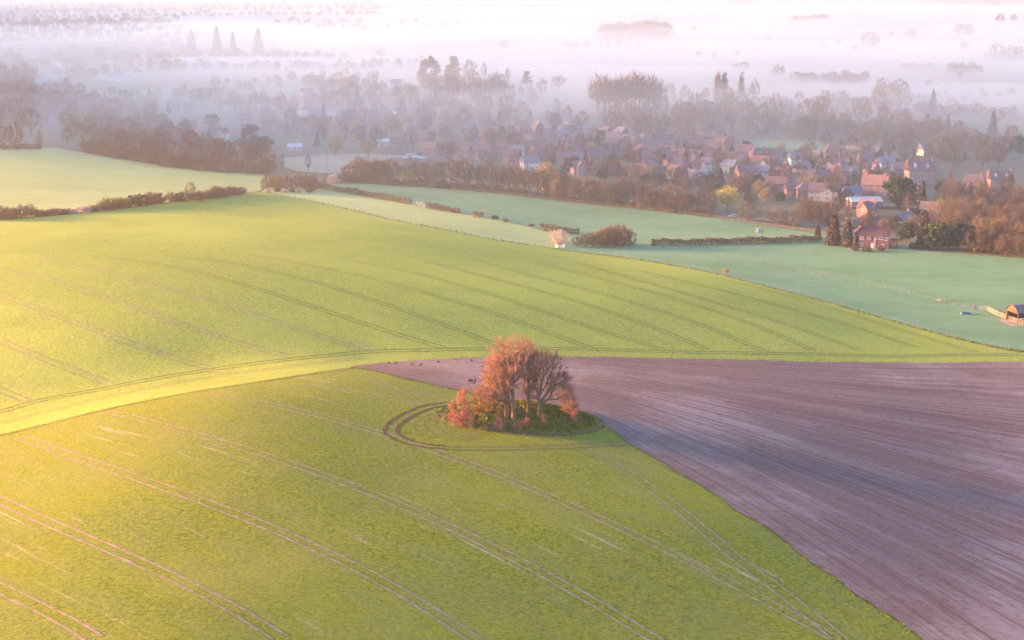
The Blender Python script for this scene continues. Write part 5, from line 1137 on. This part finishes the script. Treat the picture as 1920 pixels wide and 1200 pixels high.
row([(1493,156),(1560,158),(1633,160)], 9, [BT, BU], 20, 28, 'tree in the long faint row across the middle mist', 'long faint row in the mist', 2, 2); row([(1695,132),(1755,132)], 8, [BU, BT], 13, 17, 'tree in the low misty row left of the taller one', 'low misty row', 2, 1); row([(1782,140),(1846,142)], 8, [BT, BU], 20, 28, 'tree in the taller misty row at the right', 'taller misty row', 2, 1)
belt([(1640,172),(1700,172),(1712,190),(1640,192)], 16, [BT, BU], 20, 30, 'tree in the grove half sunk in mist at the right', 'grove sunk in mist', 7); row([(1500,198),(1620,205),(1740,212),(1900,225)], 12, [BU, BT], 18, 28, 'hazy tree in the line where the right mist begins', 'line of trees at the near mist edge', 4, 6); row([(1700,190),(1800,185),(1910,180)], 15, [BU], 12, 18, 'faint bush like tree in the right mist', 'faint low trees in the right mist', 5, 8)
row([(1850,110),(1915,116)], 9, [BU], 9, 12, 'low faint tree at the far right of the mist', 'low trees at the far right of the mist', 3, 2)

# ------------------------------------------------------------------ labels that point at one thing, from what stands next to it
MARKS = [(1363,375,'the yellow willow'), (737,250,'the big round tan tree'), (867,262,'the low olive yellow tree'), (1637,450,'the cottage'), (1723,325,'the tall dormered house'), (937,225,'the broad dark conifer'), (1120,270,'the narrow cypress'), (1350,195,'the poplars'), (1180,190,'the red twigged row'), (430,85,'the redwoods'), (610,300,'the dry meadow'),
 (1685,365,'the big round evergreen'), (1445,275,'the playing field'), (754,210,'the close conifer pair'), (1180,283,'the terraces'), (848,150,'the misty rise'), (1350,335,'the dark green spruce'), (1025,330,'the tall olive tree'), (1190,60,'the oval copse'), (1647,195,'the large spreading tree'), (1815,130,'the taller misty row'), (1530,155,'the long faint row'), (470,260,'the dark yew'), (35,230,'the left edge wood'), (1232,335,'the wide evergreen'), (1465,335,'the tall bare tree')]
ORD = ['nearest', 'second', 'third', 'fourth', 'fifth', 'sixth', 'seventh', 'eighth', 'ninth', 'tenth', 'eleventh', 'twelfth']
def assign(items):
    by = {}
    for o, px, py, d in items:
        m_ = min(MARKS, key=lambda q: math.hypot(px - q[0], (py - q[1]) * 1.8)); dx, dy = px - m_[0], py - m_[1]
        rel = ('right of' if dx > 0 else 'left of') if abs(dx) > 1.6 * abs(dy) else ('beyond' if dy < 0 else 'in front of')
        by.setdefault((d, rel, m_[2]), []).append((math.hypot(dx, dy), o))
    for (d, rel, mk), L in by.items():
        L.sort(key=lambda q: q[0])
        for i, (_, o) in enumerate(L): o['label'] = f'{d}, {rel} {mk}' if len(L) == 1 else f'{d}, {ORD[min(i, 11)]} one {rel} {mk}'
assign(HOUSES); assign(AUTO)
for o, *_ in HOUSES: o['group'] = 'houses of the village'
for o, px, py, d in AUTO: o['group'] = 'trees among the village houses' if 'mist' not in d else 'single trees out in the mist'

# past 300 of a kind, the smallest in the picture become one mass of far trees
for kind, nm in ((BT, 'far_bare_trees'), (BU, 'far_bushy_trees')):
    L = sorted([q for q in PLANTED if q[1] == kind], key=lambda q: -q[0])[298:]
    if not L: continue
    gone = {id(q[2]) for q in L}; VV, F3, MI = [], [], []; off = 0; mats = []
    for h, k, o in L:
        me = o.data if o.data else None
        if me is None: continue
        n = len(me.vertices); v = np.empty(n * 3, np.float32); me.vertices.foreach_get('co', v); v = v.reshape(-1, 3)
        f = np.empty(len(me.loops), np.int32); me.loops.foreach_get('vertex_index', f); f = f.reshape(-1, 4); mi = np.empty(len(me.polygons), np.int32); me.polygons.foreach_get('material_index', mi)
        mm = [list(me.materials)[q] for q in (0, 1)]
        for q in mm:
            if q not in mats: mats.append(q)
        c_, s_ = math.cos(o.rotation_euler.z), math.sin(o.rotation_euler.z); v = v * np.array(o.scale); v = np.column_stack([v[:, 0] * c_ - v[:, 1] * s_, v[:, 0] * s_ + v[:, 1] * c_, v[:, 2]]) + np.array(o.location)
        VV.append(v); F3.append(f + off); off += n; MI.append(np.where(mi == 0, mats.index(mm[0]), mats.index(mm[1])))
    for h, k, o in L:
        if o.data: bpy.data.objects.remove(o)
    tag(ob(nm, mesh_np(nm, np.vstack(VV), np.vstack(F3), mats, np.concatenate(MI))), kind='stuff')
HAZE_D = 0.00012
MIST = [(1500,125,900,700,11,0.012,(.74,.76,.81)),(1500,40,2500,1800,9,0.006,(.70,.735,.785)),(1750,185,360,190,9,0.009),(1150,150,380,240,11,0.010),(620,122,420,130,10,0.010),(330,140,320,110,8,0.006),(900,140,260,100,9,0.009),
 (820,60,1300,500,7,0.004),(250,70,900,500,8,0.003),(1000,150,1500,740,60,0.0013),(600,40,3000,1900,75,0.00028),(1100,292,900,330,38,0.0012),(450,190,450,260,35,0.0010),(1500,230,500,260,30,0.0007)]
# ------------------------------------------------------------------ air: haze over everything, and banks of ground mist
def volume(name, col, dens, g):
    m = bpy.data.materials.new(name); m.use_nodes = True; t = m.node_tree; t.nodes.clear()
    o = t.nodes.new('ShaderNodeOutputMaterial'); v = t.nodes.new('ShaderNodeVolumePrincipled')
    v.inputs['Color'].default_value = (*col, 1); v.inputs['Density'].default_value = dens; v.inputs['Anisotropy'].default_value = g
    t.links.new(v.outputs[0], o.inputs['Volume']); return m
hb = MB(); hb.box(-15000, 15000, -15000, 15000, -1.5, 107)
tag(hb.build('haze', volume('haze', (0.92, 0.88, 0.98), HAZE_D, 0.72)), kind='stuff')
def mist(px, py, rx, ry, h, dens, alb=(0.825, 0.845, 0.90)):
    x, y = on_plane(px, py, 0.0); x = float(x); y = float(y)
    nr, na = 14, 56; r = np.linspace(0, 1, nr); a = np.linspace(0, 2 * np.pi, na, endpoint=False)
    wob = 1 + 0.10 * np.sin(3 * a + px) + 0.07 * np.sin(5 * a + py) + 0.05 * np.sin(9 * a + px + py)
    X = x + rx * r[:, None] * np.cos(a) * wob; Y = y + ry * r[:, None] * np.sin(a) * wob
    Zt = h * (1 - r[:, None] ** 2) ** 1.2 * (1 + 0.16 * np.sin(X / 37.0 + py) * np.sin(Y / 83.0 + px)) - 0.6
    Zb = np.full(X.shape, -0.8) - 0 * X; Zt[-1] = -0.8
    Va = np.column_stack([X.ravel(), Y.ravel(), Zt.ravel()]); Vb = np.column_stack([X.ravel(), Y.ravel(), Zb.ravel()])
    gi = np.arange(nr * na).reshape(nr, na); gj = np.roll(gi, -1, 1)
    Ft = np.column_stack([gi[:-1].ravel(), gi[1:].ravel(), gj[1:].ravel(), gj[:-1].ravel()])
    Fb = Ft[:, ::-1] + nr * na; rim = nr * na - na
    Fb[Fb >= nr * na + rim] -= nr * na
    me = mesh_np('ground_mist', np.vstack([Va, Vb]), np.vstack([Ft, Fb]), volume('mist', alb, dens, 0.84), smooth=True)
    tag(ob('ground_mist', me), kind='stuff')
for a in MIST: mist(*a)
